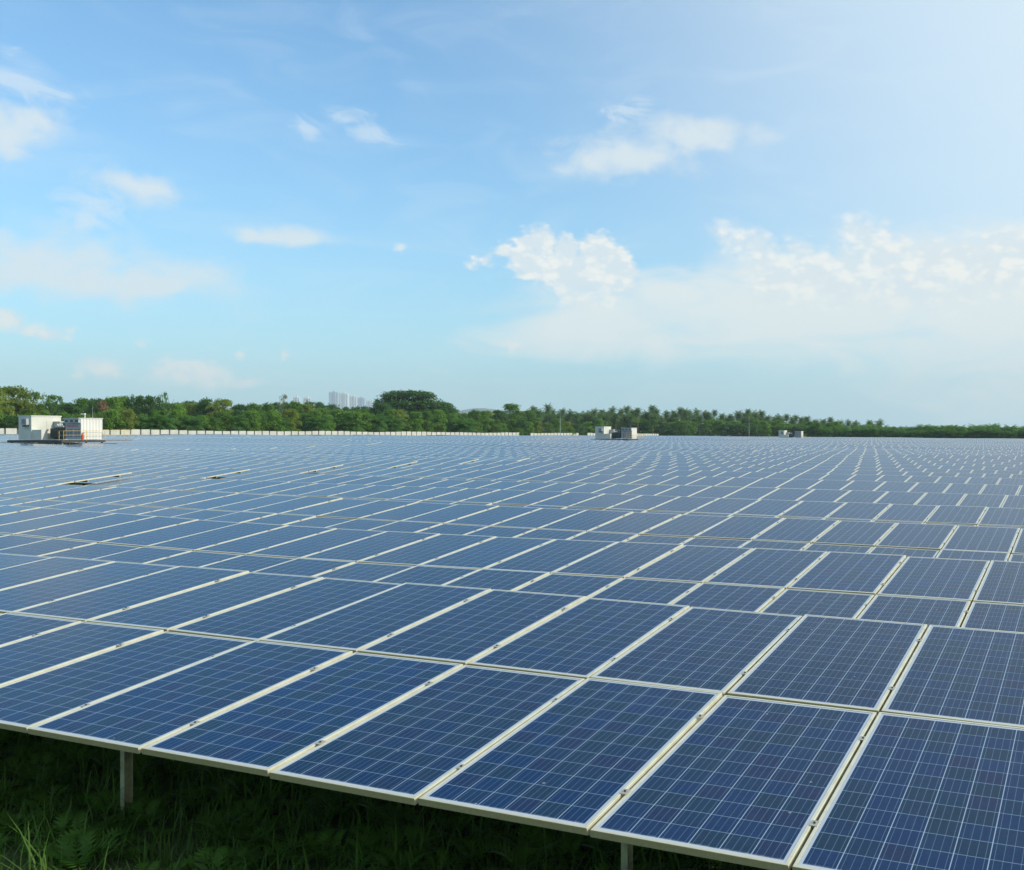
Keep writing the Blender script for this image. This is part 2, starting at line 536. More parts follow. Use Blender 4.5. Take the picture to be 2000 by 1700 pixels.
def mat_frame():
    m, b, pr, _ = new_mat('anodised_frame')
    tc = b.n('ShaderNodeTexCoord').outputs['Object']
    ge = b.n('ShaderNodeNewGeometry')
    n = b.noise(tc, 7.0, 6.0, 0.65)
    n2 = b.noise(tc, 45.0, 3.0, 0.6)
    x, y, z = b.xyz(tc)
    grime = b.m('MULTIPLY', b.sstep(n, 0.42, 0.70), 0.5)
    c = b.mix(grime, (0.62, 0.61, 0.48), (0.46, 0.42, 0.26))
    low = b.m('MULTIPLY', b.m('SUBTRACT', 1.0, b.sstep(b.m('ADD', y, b.m('MULTIPLY', n2, 0.05)), 0.01, 0.14)), 0.45)
    c = b.mix(low, c, (0.44, 0.40, 0.24))
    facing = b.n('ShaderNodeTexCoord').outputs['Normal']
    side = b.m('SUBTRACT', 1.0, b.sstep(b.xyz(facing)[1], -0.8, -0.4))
    c = b.mix(b.m('MULTIPLY', side, b.m('ADD', 0.45, b.m('MULTIPLY', n2, 0.7))), c, (0.31, 0.265, 0.11))  # front faces tinted olive: their dim, shaded look is mixed into the colour
    b.link(c, pr.inputs['Base Color'])
    pr.inputs['Roughness'].default_value = 0.42
    pr.inputs['Metallic'].default_value = 0.25
    return m


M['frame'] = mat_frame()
M['backsheet'] = mat_plain('white_backsheet', (0.55, 0.56, 0.55), 0.6)
M['clamp'] = mat_plain('clamp_steel', (0.46, 0.45, 0.38), 0.45, 0.6)
M['bolt'] = mat_plain('dark_bolt', (0.03, 0.028, 0.025), 0.5, 0.3)
M['galv'] = mat_plain('galvanised_steel', (0.31, 0.32, 0.18), 0.6, 0.25, 0.35, 9.0)

# ------------------------------------------------------------------ ground


def build_ground():
    xs = np.unique(np.concatenate([np.array([-12000, -6000, -3000, -1500, -800, -500, -350, -260]), np.arange(-220, 31, 5.0), np.array([60, 150, 400, 1000, 2500, 6000, 12000])]))
    ys = np.unique(np.concatenate([np.array([-3000, -1000, -300, -100, -50, -20, -10]), np.arange(-5, 81, 2.5), np.arange(84, 490, 6.0), np.array([520, 600, 750, 1000, 1500, 2500, 5000, 9000, 14000])]))
    gx, gy = np.meshgrid(xs, ys)
    gz = ground_z(gx, gy) - 0.12
    verts = np.stack([gx.ravel(), gy.ravel(), gz.ravel()], 1)
    nx, ny = len(xs), len(ys)
    i, j = np.meshgrid(np.arange(nx - 1), np.arange(ny - 1))
    a = (j * nx + i).ravel()
    quads = np.stack([a, a + 1, a + nx + 1, a + nx], 1)
    m, b, pr, _ = new_mat('soil_and_grass')
    tc = b.n('ShaderNodeTexCoord').outputs['Object']
    n = b.noise(tc, 0.35, 6.0, 0.6)
    n2 = b.noise(tc, 6.0, 6.0, 0.65)
    c = b.mix(b.sstep(n, 0.35, 0.65), (0.030, 0.050, 0.012), (0.045, 0.075, 0.018))
    c = b.mix(b.sstep(n2, 0.45, 0.75), c, (0.040, 0.032, 0.016))
    b.link(c, pr.inputs['Base Color'])
    pr.inputs['Roughness'].default_value = 0.95
    bp = b.n('ShaderNodeBump')
    bp.inputs['Strength'].default_value = 0.8
    bp.inputs['Distance'].default_value = 0.08
    b.link(n2, bp.inputs['Height'])
    b.link(bp.outputs[0], pr.inputs['Normal'])
    o = link_mesh('ground', np_mesh('ground', verts, quads, [m]))
    tag(o, 'grassy ground sloping gently under the solar field', 'ground', kind='structure')


build_ground()

# ------------------------------------------------------------------ solar field
WP = 1.012                       # column pitch
PITCH_Y = 4.923                  # row pitch
TILT = R(5.85)
VGAP = 0.035                     # gap between lower and upper module
NCOL = 40
EDGE_A = -25 * WP                # left edge of the block in front
BLOCK_GAP = 0.34
BLK_W = NCOL * WP + BLOCK_GAP
NROW = 95


def block_left(bk):
    return EDGE_A - bk * BLK_W


def mesh_module_parts():
    # frame: side walls, top lip, inner wall; origin at the lower left corner of the module, z = 0 at the top of the lip
    fb = MB()
    o = [(0, 0), (PW, 0), (PW, PL), (0, PL)]
    i = [(LIP, LIP), (PW - LIP, LIP), (PW - LIP, PL - LIP), (LIP, PL - LIP)]
    bev = 0.0018
    t = [(bev, bev), (PW - bev, bev), (PW - bev, PL - bev), (bev, PL - bev)]
    for k in range(4):
        q = (k + 1) % 4
        fb.face([(*t[k], 0), (*t[q], 0), (*i[q], 0), (*i[k], 0)])
        fb.face([(*o[k], -bev), (*o[q], -bev), (*t[q], 0), (*t[k], 0)])
        fb.face([(*o[k], -PT), (*o[q], -PT), (*o[q], -bev), (*o[k], -bev)])
        fb.face([(*i[k], 0), (*i[q], 0), (*i[q], -0.004), (*i[k], -0.004)])
        fb.face([(*o[q], -PT), (*o[k], -PT), (*i[k], -PT), (*i[q], -PT)])
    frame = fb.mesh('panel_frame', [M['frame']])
    gb = MB()
    e = 0.019
    uv = [(e / PW, e / PL), (1 - e / PW, e / PL), (1 - e / PW, 1 - e / PL), (e / PW, 1 - e / PL)]
    c = [(e, e), (PW - e, e), (PW - e, PL - e), (e, PL - e)]
    gb.face([(*p, -0.0022) for p in c], 0, uv)
    gb.face([(*p, -0.0080) for p in c[::-1]], 1)
    glass = gb.mesh('solar_panel', [M['cells'], M['backsheet']])
    # module far enough off that frame and glass read as one piece
    fm = MB()
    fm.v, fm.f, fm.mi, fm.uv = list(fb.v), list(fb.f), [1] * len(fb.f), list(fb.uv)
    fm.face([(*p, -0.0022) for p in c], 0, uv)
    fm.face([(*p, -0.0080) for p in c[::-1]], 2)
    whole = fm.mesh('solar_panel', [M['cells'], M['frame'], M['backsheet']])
    cb = MB()
    cb.box(-0.019, 0.019, -0.028, 0.028, 0.0006, 0.0036, 0)
    cb.tube([(0, 0, 0.0036), (0, 0, 0.0095)], [0.0065, 0.0065], 6, 1)
    cl = cb.mesh('clamp', [M['clamp'], M['bolt']])
    return frame, glass, whole, cl


ME_FRAME, ME_GLASS, ME_WHOLE, ME_CLAMP = mesh_module_parts()

# inverter stations: (block of tables they stand in, platform rectangle)
STATIONS = [(-100.7, 70.3), (-91.4, 190.0), (-98.9, 349.0)]


def blocked(xa, xb, y0, y1):
    for sx, sy in STATIONS:
        if xb > sx - 6.5 and xa < sx + 8.0 and y1 > sy - 3.2 and y0 < sy + 7.5:
            return True
    return False


def visible_span(y, xl, xr):
    """part of a table that lies inside the photographed wedge (with a margin for a side-step)"""
    d = y - CAM.y
    hi = CAM.x - d * math.tan(R(3.6)) if d > 0 else CAM.x + 5
    lo = CAM.x - d * math.tan(R(56.0))
    a, c = max(xl, lo), min(xr, hi)
    return a, c


ORD = ['front', 'second', 'third', 'fourth', 'fifth', 'sixth', 'seventh', 'eighth', 'ninth', 'tenth', 'eleventh', 'twelfth', 'thirteenth', 'fourteenth',
       'fifteenth', 'sixteenth', 'seventeenth', 'eighteenth', 'nineteenth', 'twentieth']
BLOCKNAME = ['front block', 'block just left of the near line of white table ends', 'third block, around the inverter cabins',
             'fourth block, beyond the inverter cabins', 'last block before the white fence']
GROUP = 'solar panel tables set out in parallel rows'

tables = []
for n in range(NROW):
    y0 = n * PITCH_Y
    for bk in range(5):
        xl = block_left(bk)
        xr = xl + NCOL * WP
        a, c = visible_span(y0 + 2, xl, xr)
        if c - a < 1.0:
            continue
        near_x = min(max(CAM.x, a), c)
        dist = math.hypot(near_x - CAM.x, y0 + 2 - CAM.y)
        size = (c - a) / max(dist, 2) * 3.9 / max(dist, 2) * 1.6 / max(dist, 2)
        tables.append((size, n, bk, xl, xr, y0))
tables.sort(reverse=True)


def table_frame(n, bk, x, jz, jt, y0):
    """matrix of a module column whose left side is at x: local X along the row, Y up the slope"""
    zt0 = float(top_z(x, y0 + 3.93))
    zt1 = float(top_z(x + WP, y0 + 3.93))
    tl = TILT + jt
    ex = Vector((WP, 0, zt1 - zt0)).normalized()
    ey = Vector((0, math.cos(tl), math.sin(tl)))
    ez = ex.cross(ey).normalized()
    ey = ez.cross(ex)
    zb = zt0 - 3.947 * math.sin(tl) + jz
    m = Matrix.Identity(4)
    m.col[0][:3] = ex
    m.col[1][:3] = ey
    m.col[2][:3] = ez
    m.col[3][:3] = (x, y0, zb)
    return m


def jitter(n, bk):
    r = np.random.default_rng(1000 + n * 7 + bk)
    if bk == 0 and n < 14:
        return 0.0, 0.0
    jz = float(r.normal(0, 0.022))
    jt = R(float(r.normal(0, 0.35)))
    if bk:
        jz = (0.075, 0.115, 0.10, 0.09)[bk - 1] + float(r.normal(0, 0.025))
        for sx, sy in STATIONS:                  # tables are set low in front of the inverter platforms
            if bk in (1, 2) and -28 < n * PITCH_Y - sy < 8:
                jz = -0.10
    return jz, jt


def build_rack(root, n, bk, x0, x1, y0, inv, posts=True):
    """purlins, rafters and posts under a table"""
    jz, jt = jitter(n, bk)
    pb = MB()
    xs = np.arange(x0, x1 + 0.01, 2 * WP)
    if xs[-1] < x1 - 0.1:
        xs = np.append(xs, x1)

    def under(x, s, drop):
        zt = float(top_z(x, y0 + 3.93)) - 3.947 * math.sin(TILT + jt) + jz
        return Vector((x, y0 + s * math.cos(TILT + jt), zt + s * math.sin(TILT + jt) - drop))
    for s in (0.42, 1.52, 2.41, 3.51):
        for a, c in zip(xs[:-1], xs[1:]):
            p, q = under(a, s, PT + 0.004), under(c, s, PT + 0.004)
            up = Vector((0, 0, -0.05))
            w = Vector((0, 0.02, 0.002))
            f = [p - w, p + w, q + w, q - w]
            g = [v + up for v in f]
            pb.face([tuple(v) for v in f])
            pb.face([tuple(v) for v in g[::-1]])
            for k in range(4):
                h = (k + 1) % 4
                pb.face([tuple(f[h]), tuple(f[k]), tuple(g[k]), tuple(g[h])])
    pb.obj('purlin', M['galv'], root, inv)
    px = -0.13 - 3.82 * 6
    px0 = [px + 3.82 * k for k in range(14)]
    off = 0.0 if bk == 0 else block_left(bk) - block_left(0)
    for k in px0:
        x = k + off
        if x < x0 + 0.2 or x > x1 - 0.2 or not posts:
            continue
        rb = MB()
        a, c = under(x, 0.25, PT + 0.058), under(x, 3.7, PT + 0.058)
        w = Vector((0.025, 0, 0))
        dn = Vector((0, 0, -0.07))
        f = [a - w, a + w, c + w, c - w]
        g = [v + dn for v in f]
        rb.face([tuple(v) for v in f])
        rb.face([tuple(v) for v in g[::-1]])
        for j in range(4):
            h = (j + 1) % 4
            rb.face([tuple(f[h]), tuple(f[j]), tuple(g[j]), tuple(g[h])])
        rb.obj('rafter', M['galv'], root, inv)
        for s in (0.62, 3.25):
            q = under(x, s, PT + 0.06)
            gz = float(ground_z(q.x, q.y)) - 0.3
            cb = MB()                                        # C-section post, open towards +X
            X, Y = q.x + 0.032, q.y
            cb.box(X - 0.001, X + 0.003, Y - 0.035, Y + 0.035, gz, q.z + 0.02)
            cb.box(X + 0.003, X + 0.038, Y - 0.035, Y - 0.031, gz, q.z + 0.02)
            cb.box(X + 0.003, X + 0.038, Y + 0.031, Y + 0.035, gz, q.z + 0.02)
            cb.obj('post', M['galv'], root, inv)


def slab_mesh(n, bk, x0, cols, y0, base):
    """whole table as one piece: one quad per module plus edge strips, following the terrain"""
    jz, jt = jitter(n, bk)
    mb = MB()
    for k in cols:
        x = x0 + k * WP
        m = base @ table_frame(n, bk, x, jz, jt, y0)
        g = (WP - PW) / 2
        for v in range(2):
            s0 = v * (PL + VGAP)
            c = [(g, s0, 0), (g + PW, s0, 0), (g + PW, s0 + PL, 0), (g, s0 + PL, 0)]
            T = [tuple(m @ Vector(p)) for p in c]
            B = [tuple(m @ Vector((p[0], p[1], -PT))) for p in c]
            e = 0.0001
            uv = [(k + e, v + e), (k + 1 - e, v + e), (k + 1 - e, v + 1 - e), (k + e, v + 1 - e)]
            mb.face(T, 0, uv)
            mb.face(B[::-1], 1)
            for a in range(4):
                h = (a + 1) % 4
                mb.face([B[a], B[h], T[h], T[a]], 1)
    return mb


stuff_mb = []
n_tab = 0
for size, n, bk, xl, xr, y0 in tables:
    cols = [k for k in range(NCOL) if not blocked(xl + k * WP, xl + (k + 1) * WP, y0, y0 + 3.95)]
    if not cols:
        continue
    n_tab += 1
    if n_tab > 300:
        stuff_mb.append((n, bk, xl, cols, y0))
        continue
    xc = xl + NCOL * WP / 2
    loc = Vector((xc, y0 + 2, float(ground_z(xc, y0 + 2))))
    inv = Matrix.Translation(-loc)
    root = empty('solar_panel_table', loc)
    jz, jt = jitter(n, bk)
    if bk == 0 and n < 14:
        lab = ('front row of dark blue solar panels, nearest the camera, above the shaded ferns' if n == 0 else
               f'{ORD[n]} row of blue solar panels from the front, right of the white table ends')
    elif bk == 1 and n < 14:
        lab = f'{ORD[n]} row of solar panels from the front, left of the white table ends'
    elif bk == 0:
        lab = 'far row of solar panels, thin pale blue strip right of the white table ends'
    elif bk == 1:
        lab = 'far solar panel table, thin blue strip just left of the line of white table ends'
    elif bk == 2:
        lab = 'far solar panel table, thin blue strip in the rows in line with the inverter cabins'
    elif bk == 3:
        lab = 'far solar panel table, thin blue strip between the inverter cabins and the white fence'
    else:
        lab = 'farthest left solar panel table, hair thin strip in front of the white fence'
    tag(root, lab, 'solar panels', GROUP if n < 14 and bk < 2 else GROUP + ', ' + BLOCKNAME[bk])
    detail = 2 if (bk == 0 and n < 4) else 1 if (bk == 0 and n < 16) or (bk == 1 and n < 8) else 0
    if detail:
        for k in cols:
            m = inv @ table_frame(n, bk, xl + k * WP, jz, jt, y0)
            g = (WP - PW) / 2
            for v in range(2):
                pm = m @ Matrix.Translation((g, v * (PL + VGAP), 0))
                if detail == 2:
                    dz = random.gauss(0, 0.0012)
                    pm = pm @ Matrix.Translation((random.gauss(0, 0.0012), random.gauss(0, 0.0015), dz)) @ Euler((random.gauss(0, 0.0025), random.gauss(0, 0.003), 0)).to_matrix().to_4x4()
                    p = link_mesh('solar_panel', ME_GLASS, root, pm)
                    link_mesh('panel_frame', ME_FRAME, p)
                    if k != cols[-1]:
                        for s in (0.42, 1.52):
                            link_mesh('clamp', ME_CLAMP, p, Matrix.Translation((PW + g, s, 0)))
                else:
                    link_mesh('solar_panel', ME_WHOLE, root, pm)
        build_rack(root, n, bk, xl, xr, y0, inv, posts=(n < 6 or bk == 1))
    else:
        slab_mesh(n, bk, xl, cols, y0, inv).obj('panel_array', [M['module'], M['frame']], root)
        lg = MB()
        for k in range(1, NCOL, 5):
            if k in cols:
                x = xl + k * WP
                for s in (0.62, 3.25):
                    zt = float(top_z(x, y0 + 3.93)) - 3.947 * math.sin(TILT + jt) + jz + s * math.sin(TILT + jt) - PT
                    gz = float(ground_z(x, y0 + s)) - 0.2
                    lg.box(x - loc.x - 0.03, x - loc.x + 0.03, y0 + s - loc.y - 0.04, y0 + s - loc.y + 0.04, gz - loc.z, zt - loc.z, skip='ud')
        if lg.f:
            lg.obj('support_posts', M['galv'], root)

if stuff_mb:
    allm = MB()
    for n, bk, xl, cols, y0 in stuff_mb:
        q = slab_mesh(n, bk, xl, cols, y0, Matrix.Identity(4))
        base = len(allm.v)
        allm.v += q.v
        allm.f += [tuple(i + base for i in f) for f in q.f]
        allm.mi += q.mi
        allm.uv += q.uv
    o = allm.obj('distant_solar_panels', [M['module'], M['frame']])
    tag(o, 'farthest rows of solar panels merging into one pale blue band below the trees', 'solar panels', kind='stuff')

# ------------------------------------------------------------------ undergrowth below the front rows


def mat_leaf(name, col_a, col_b, trans=0.35, nscale=0.6, rough=0.6):
    m, b, pr, out = new_mat(name)
    tc = b.n('ShaderNodeTexCoord').outputs['Object']
    at = b.n('ShaderNodeAttribute', attribute_name='tone')
    oi = b.n('ShaderNodeObjectInfo').outputs['Random']
    n = b.noise(tc, nscale, 3.0, 0.6)
    f = b.m('ADD', b.m('MULTIPLY', b.sstep(n, 0.3, 0.7), 0.5), b.m('MULTIPLY', at.outputs['Fac'], 0.5))
    c = b.mix(f, col_a, col_b)
    c = b.mix(b.m('MULTIPLY', b.m('SUBTRACT', oi, 0.35), 0.35), c, tuple(v * 1.5 for v in col_b))
    b.link(c, pr.inputs['Base Color'])
    pr.inputs['Roughness'].default_value = rough
    pr.inputs['Specular IOR Level'].default_value = 0.25
    tr = b.n('ShaderNodeBsdfTranslucent')
    b.link(b.mix(0.5, c, (col_b[0] * 1.4, col_b[1] * 1.5, col_b[2] * 0.6)), tr.inputs['Color'])
    mx = b.n('ShaderNodeMixShader')
    mx.inputs[0].default_value = trans
    b.link(pr.outputs[0], mx.inputs[1])
    b.link(tr.outputs[0], mx.inputs[2])
    b.link(mx.outputs[0], out.inputs['Surface'])
    return m


M['grass'] = mat_leaf('grass_blade', (0.030, 0.085, 0.010), (0.075, 0.150, 0.022), 0.35, 1.5)
M['fern'] = mat_leaf('fern_leaf', (0.030, 0.095, 0.012), (0.095, 0.200, 0.024), 0.45, 2.0)


def build_grass():
    N = 30000
    X = rng.uniform(-9.5, 2.6, N)
    Y = rng.uniform(-0.6, 5.4, N)
    base = np.stack([X, Y, ground_z(X, Y) - 0.13], 1)
    h = rng.gamma(4.0, 0.040, N) + 0.05
    w = rng.uniform(0.0025, 0.0065, N)
    ang = rng.uniform(0, 2 * np.pi, N)
    lean = rng.uniform(0.1, 0.9, N) * h
    d = np.stack([np.cos(ang), np.sin(ang), 0 * ang], 1)
    s = np.stack([-np.sin(ang), np.cos(ang), 0 * ang], 1)
    up = np.array([0, 0, 1.0])
    V = []
    for t, ww in ((0, 1.0), (0.4, 0.95), (0.75, 0.65), (1.0, 0.05)):
        p = base + d * (lean * t * t)[:, None] + up * (h * (t - 0.22 * t * t))[:, None]
        V += [p - s * (w * ww)[:, None], p + s * (w * ww)[:, None]]
    V = np.stack(V, 1).reshape(-1, 3)
    k = np.arange(N)[:, None] * 8
    quads = np.concatenate([k + np.array([[0, 1, 3, 2]]), k + np.array([[2, 3, 5, 4]]), k + np.array([[4, 5, 7, 6]])], 1).reshape(-1, 4)
    tone = np.repeat(rng.random(N), 3)
    o = link_mesh('grass', np_mesh('grass', V, quads, [M['grass']], tone))
    tag(o, 'dark shaded grass growing under the front row of panels', 'grass', kind='stuff')


def build_ferns():
    V, Q, T = [], [], []
    base = 0

    def leaflet(p, d, n, L, wd, tone):
        nonlocal base
        s = d.cross(n).normalized() * wd
        for v in (p, p + d * L * 0.35 + s, p + d * L - n * L * 0.15, p + d * L * 0.35 - s):
            V.append(tuple(v))
        Q.append((base, base + 1, base + 2, base + 3))
        T.append(tone)
        base += 4
    r = random.Random(5)
    for _ in range(1300):
        x, y = r.uniform(-9.0, 2.4), r.uniform(-0.3, 5.0)
        z = float(ground_z(x, y)) - 0.13
        nf = r.randint(3, 6)
        a0 = r.uniform(0, 6.28)
        size = r.uniform(0.14, 0.34)
        for k in range(nf):
            a = a0 + k * 6.28 / nf + r.uniform(-0.4, 0.4)
            L = size * r.uniform(0.75, 1.15)
            rise = r.uniform(0.6, 1.5)
            dirh = Vector((math.cos(a), math.sin(a), 0))
            pts = []
            for i in range(13):
                t = i / 12
                pts.append(Vector((x, y, z)) + dirh * (L * t * (0.45 + 0.5 * t) / 1.0) + Vector((0, 0, L * (rise * t - 0.75 * rise * t * t))))
            tone = r.random()
            for i in range(2, 13):
                t = i / 12
                tan = (pts[i] - pts[i - 1]).normalized()
                side = Vector((-math.sin(a), math.cos(a), 0))
                nrm = side.cross(tan).normalized()
                ll = L * 0.30 * math.sin(math.pi * min(1, 0.18 + 0.82 * t) ** 0.9) + 0.012
                for sg in (-1, 1):
                    leaflet(pts[i], (side * sg + tan * 0.45).normalized(), nrm, ll, ll * 0.15, tone)
    o = link_mesh('fern_undergrowth', np_mesh('fern_undergrowth', np.array(V), np.array(Q), [M['fern']], T))
    tag(o, 'dark green ferns and weeds crowding below the front panels', 'ferns', kind='stuff')


build_grass()
build_ferns()

# ------------------------------------------------------------------ fence
M['concrete'] = mat_plain('pale_concrete_panel', (0.45, 0.46, 0.43), 0.8, 0, 0.10, 0.6)
M['concrete_dark'] = mat_plain('grey_concrete_post', (0.12, 0.13, 0.13), 0.85, 0, 0.15, 1.0)
FX = -199.5


def build_fence():
    y0, bay = 112.0, 2.66
    ybeg, yend = y0, 466.0
    nb = int((yend - ybeg) / bay)
    root = empty('fence', (FX, ybeg, float(ground_z(FX, ybeg))))
    inv = Matrix.Translation(-Vector(root.location))
    tag(root, 'long white concrete panel fence running along the left far side of the field', 'fence')
    far_panels, posts = MB(), MB()
    # two short breaks that overgrown shrubs cover in the middle distance
    for k in range(nb):
        y = ybeg + k * bay
        gz = float(ground_z(FX, y + bay / 2))
        px_gap = any(abs(y - g) < w for g, w in ((336.0, 4.5), (384.0, 4.0)))
        if px_gap:
            continue
        h = 2.09 + 0.03 * math.sin(k * 1.7)
        mb = MB()
        mb.box(FX - 0.05, FX + 0.05, y + 0.20, y + bay - 0.20, gz - 0.3, gz + h)
        if k < 100:
            mb.obj('fence_panel', M['concrete'], root, inv)
        else:
            far_panels.box(FX - 0.05, FX + 0.05, y + 0.20, y + bay - 0.20, gz - 0.3, gz + h)
        posts.box(FX - 0.17, FX - 0.06, y - 0.10, y + 0.10, gz - 0.3, gz + h - 0.15)
    o = far_panels.obj('far_fence_panels', M['concrete'], root, inv)
    o['kind'] = 'stuff'
    o = posts.obj('fence_posts', M['concrete_dark'], root, inv)
    o['kind'] = 'stuff'


build_fence()

# ------------------------------------------------------------------ inverter stations
M['cabin'] = mat_plain('cabin_paint', (0.54, 0.56, 0.51), 0.5, 0.0, 0.05, 0.8)
M['cabin_white'] = mat_plain('white_container_paint', (0.62, 0.64, 0.62), 0.5, 0.0, 0.04, 0.8)
M['cabin_grey'] = mat_plain('grey_blue_paint', (0.33, 0.38, 0.40), 0.5, 0.0, 0.06, 0.8)
M['trafo'] = mat_plain('dark_green_paint', (0.075, 0.105, 0.10), 0.5, 0.0, 0.1, 1.5)
M['steel_dark'] = mat_plain('dark_steel_deck', (0.045, 0.050, 0.052), 0.6, 0.2, 0.2, 2.0)
M['rust'] = mat_plain('rusty_beam', (0.16, 0.08, 0.045), 0.8, 0.1, 0.3, 3.0)
M['yellow'] = mat_plain('yellow_rail_paint', (0.62, 0.42, 0.10), 0.5, 0.0, 0.08, 2.0)
M['orange'] = mat_plain('orange_red_paint', (0.62, 0.09, 0.02), 0.45, 0.0, 0.08, 2.0)
M['grille'] = mat_plain('grey_fan_grille', (0.20, 0.23, 0.24), 0.6, 0.0, 0.1, 2.0)
M['red_mark'] = mat_plain('red_lettering', (0.58, 0.09, 0.06), 0.5, 0.0, 0.1, 2.0)
M['gap_dark'] = mat_plain('louvre_shadow_gap', (0.05, 0.055, 0.06), 0.6, 0.0, 0.1, 2.0)


def build_station(idx, sx, sy):
    where = ['on the left, nearest of the three stations', 'in the middle distance below the palms', 'far right, smallest of the three stations'][idx]
    short = ['near left', 'middle', 'far right'][idx]
    gz = float(top_z(sx, sy + 2)) + (0.06, 0.02, -0.02)[idx]
    gr = float(ground_z(sx, sy))

    def T(x, y, z=0.0):
        return (sx + x, sy + y, gz + z)
    # deck
    root = empty('steel_platform', (sx, sy, gr))
    tag(root, f'dark steel platform under the inverter cabins {where}', 'platform', 'inverter station platforms')
    inv = Matrix.Translation(-Vector(root.location))
    mb = MB()
    mb.box(sx - 4.7, sx + 3.7, sy - 0.9, sy + 4.2, gz - 0.10, gz)
    mb.obj('deck', M['steel_dark'], root, inv)
    mb = MB()
    mb.box(sx - 4.75, sx + 3.75, sy - 0.96, sy - 0.90, gz - 0.26, gz - 0.02)
    mb.box(sx + 3.70, sx + 3.76, sy - 0.9, sy + 4.2, gz - 0.22, gz - 0.02)
    mb.obj('edge_beam', M['steel_dark'], root, inv)
    mb = MB()
    mb.box(sx + 2.6, sx + 3.7, sy + 4.22, sy + 7.6, gz - 0.08, gz - 0.02)
    mb.obj('walkway', M['rust'], root, inv)
    for px in (-4.4, -1.7, 1.0, 3.5):
        for py in (-0.7, 4.0):
            mb = MB()
            mb.box(sx + px - 0.07, sx + px + 0.07, sy + py - 0.07, sy + py + 0.07, gr - 0.4, gz - 0.11)
            mb.obj('leg', M['galv'], root, inv)
    # cabin one: tall pale control cabin
    root = empty('control_cabin', T(-3.0, 1.9))
    tag(root, f'tall pale {"square " if idx else ""}control cabin, left box of the {short} inverter station', 'cabin', 'control cabins of the inverter stations')
    inv = Matrix.Translation(-Vector(root.location))
    x0, x1, y0, y1, h = sx - 4.3, sx - 2.25, sy + 0.0, sy + 3.45, 2.55
    mb = MB()
    mb.box(x0, x1, y0, y1, gz + 0.05, gz + h, skip='u')
    mb.obj('cabin_body', M['cabin'], root, inv)
    mb = MB()
    mb.box(x0 - 0.06, x1 + 0.06, y0 - 0.06, y1 + 0.06, gz + h, gz + h + 0.09)
    mb.obj('roof', M['cabin_white'], root, inv)
    ac = MB()
    ac.box(x1 - 1.15, x1 - 0.30, y0 - 0.36, y0 - 0.002, gz + 1.65, gz + 2.30)
    aco = ac.obj('air_conditioner', M['cabin_grey'], root, inv)
    gb = MB()
    gb.tube([(x1 - 0.72, y0 - 0.362, gz + 1.98), (x1 - 0.72, y0 - 0.39, gz + 1.98)], [0.27, 0.27], 16)
    gb.obj('fan_grille', M['grille'], aco)
    ac = MB()
    ac.box(x1 - 1.05, x1 - 0.40, y0 - 0.30, y0 - 0.003, gz + 1.45, gz + 1.60)
    ac.obj('bracket', M['gap_dark'], root, inv)
    sd = MB()
    sd.box(x1 + 0.002, x1 + 1.45, y0 + 0.10, y0 + 0.80, gz + 0.05, gz + 1.12)
    sd.obj('side_cabinet', M['cabin'], root, inv)
    db = MB()
    db.box(x1 + 0.002, x1 + 0.03, y0 + 1.75, y0 + 2.6, gz + 0.12, gz + 2.1)
    d = db.obj('door', M['cabin'], root, inv)
    hb = MB()
    hb.box(x1 + 0.03, x1 + 0.09, y0 + 1.83, y0 + 1.90, gz + 1.0, gz + 1.2)
    hb.obj('handle', M['gap_dark'], d)
    # transformer
    tx, ty = sx - 0.35, sy - 1.15
    root = empty('transformer', T(-0.35, 2.45))
    tag(root, f'dark green transformer with cooling fins between the two cabins of the {short} inverter station', 'transformer', 'transformers of the inverter stations')
    inv = Matrix.Translation(-Vector(root.location))
    mb = MB()
    mb.box(tx - 0.75, tx + 0.45, ty + 2.9, ty + 4.4, gz + 0.12, gz + 1.40)
    mb.obj('tank', M['trafo'], root, inv)
    fb = MB()
    for k in range(11):
        fb.box(tx - 0.67 + k * 0.1, tx - 0.63 + k * 0.1, ty + 2.42, ty + 2.898, gz + 0.25, gz + 1.28)
    for k in range(12):
        fb.box(tx + 0.452, tx + 0.80, ty + 2.95 + k * 0.12, ty + 2.99 + k * 0.12, gz + 0.25, gz + 1.28)
    fb.obj('cooling_fins', M['trafo'], root, inv)
    cb = MB()
    cb.tube([(tx - 0.65, ty + 4.0, gz + 1.76), (tx + 0.35, ty + 4.0, gz + 1.76)], [0.20, 0.20], 12)
    cb.box(tx - 0.5, tx - 0.42, ty + 3.94, ty + 4.06, gz + 1.402, gz + 1.56)
    cb.box(tx + 0.15, tx + 0.23, ty + 3.94, ty + 4.06, gz + 1.402, gz + 1.56)
    cb.obj('oil_conservator', M['trafo'], root, inv)
    for k in range(3):
        bb = MB()
        bx = tx - 0.55 + k * 0.34
        bb.tube([(bx, ty + 3.2, gz + 1.402), (bx, ty + 3.2, gz + 1.53), (bx, ty + 3.2, gz + 1.70), (bx, ty + 3.2, gz + 1.76)], [0.06, 0.10, 0.07, 0.03], 8)
        bb.obj('bushing', M['cabin_white'], root, inv)
    # cable box, cream and grey, beside the transformer
    root = empty('switchgear_box', T(-1.7, 2.85))
    tag(root, f'grey and cream switchgear box beside the transformer of the {short} inverter station', 'electrical box', 'switchgear boxes of the inverter stations')
    inv = Matrix.Translation(-Vector(root.location))
    mb = MB()
    mb.box(sx - 2.19, sx - 1.25, sy + 2.55, sy + 3.15, gz + 0.05, gz + 1.95)
    mb.obj('box_body', M['cabin_grey'], root, inv)
    mb = MB()
    mb.box(sx - 2.21, sx - 1.19, sy + 2.49, sy + 3.21, gz + 1.95, gz + 2.03)
    mb.obj('box_lid', M['cabin'], root, inv)
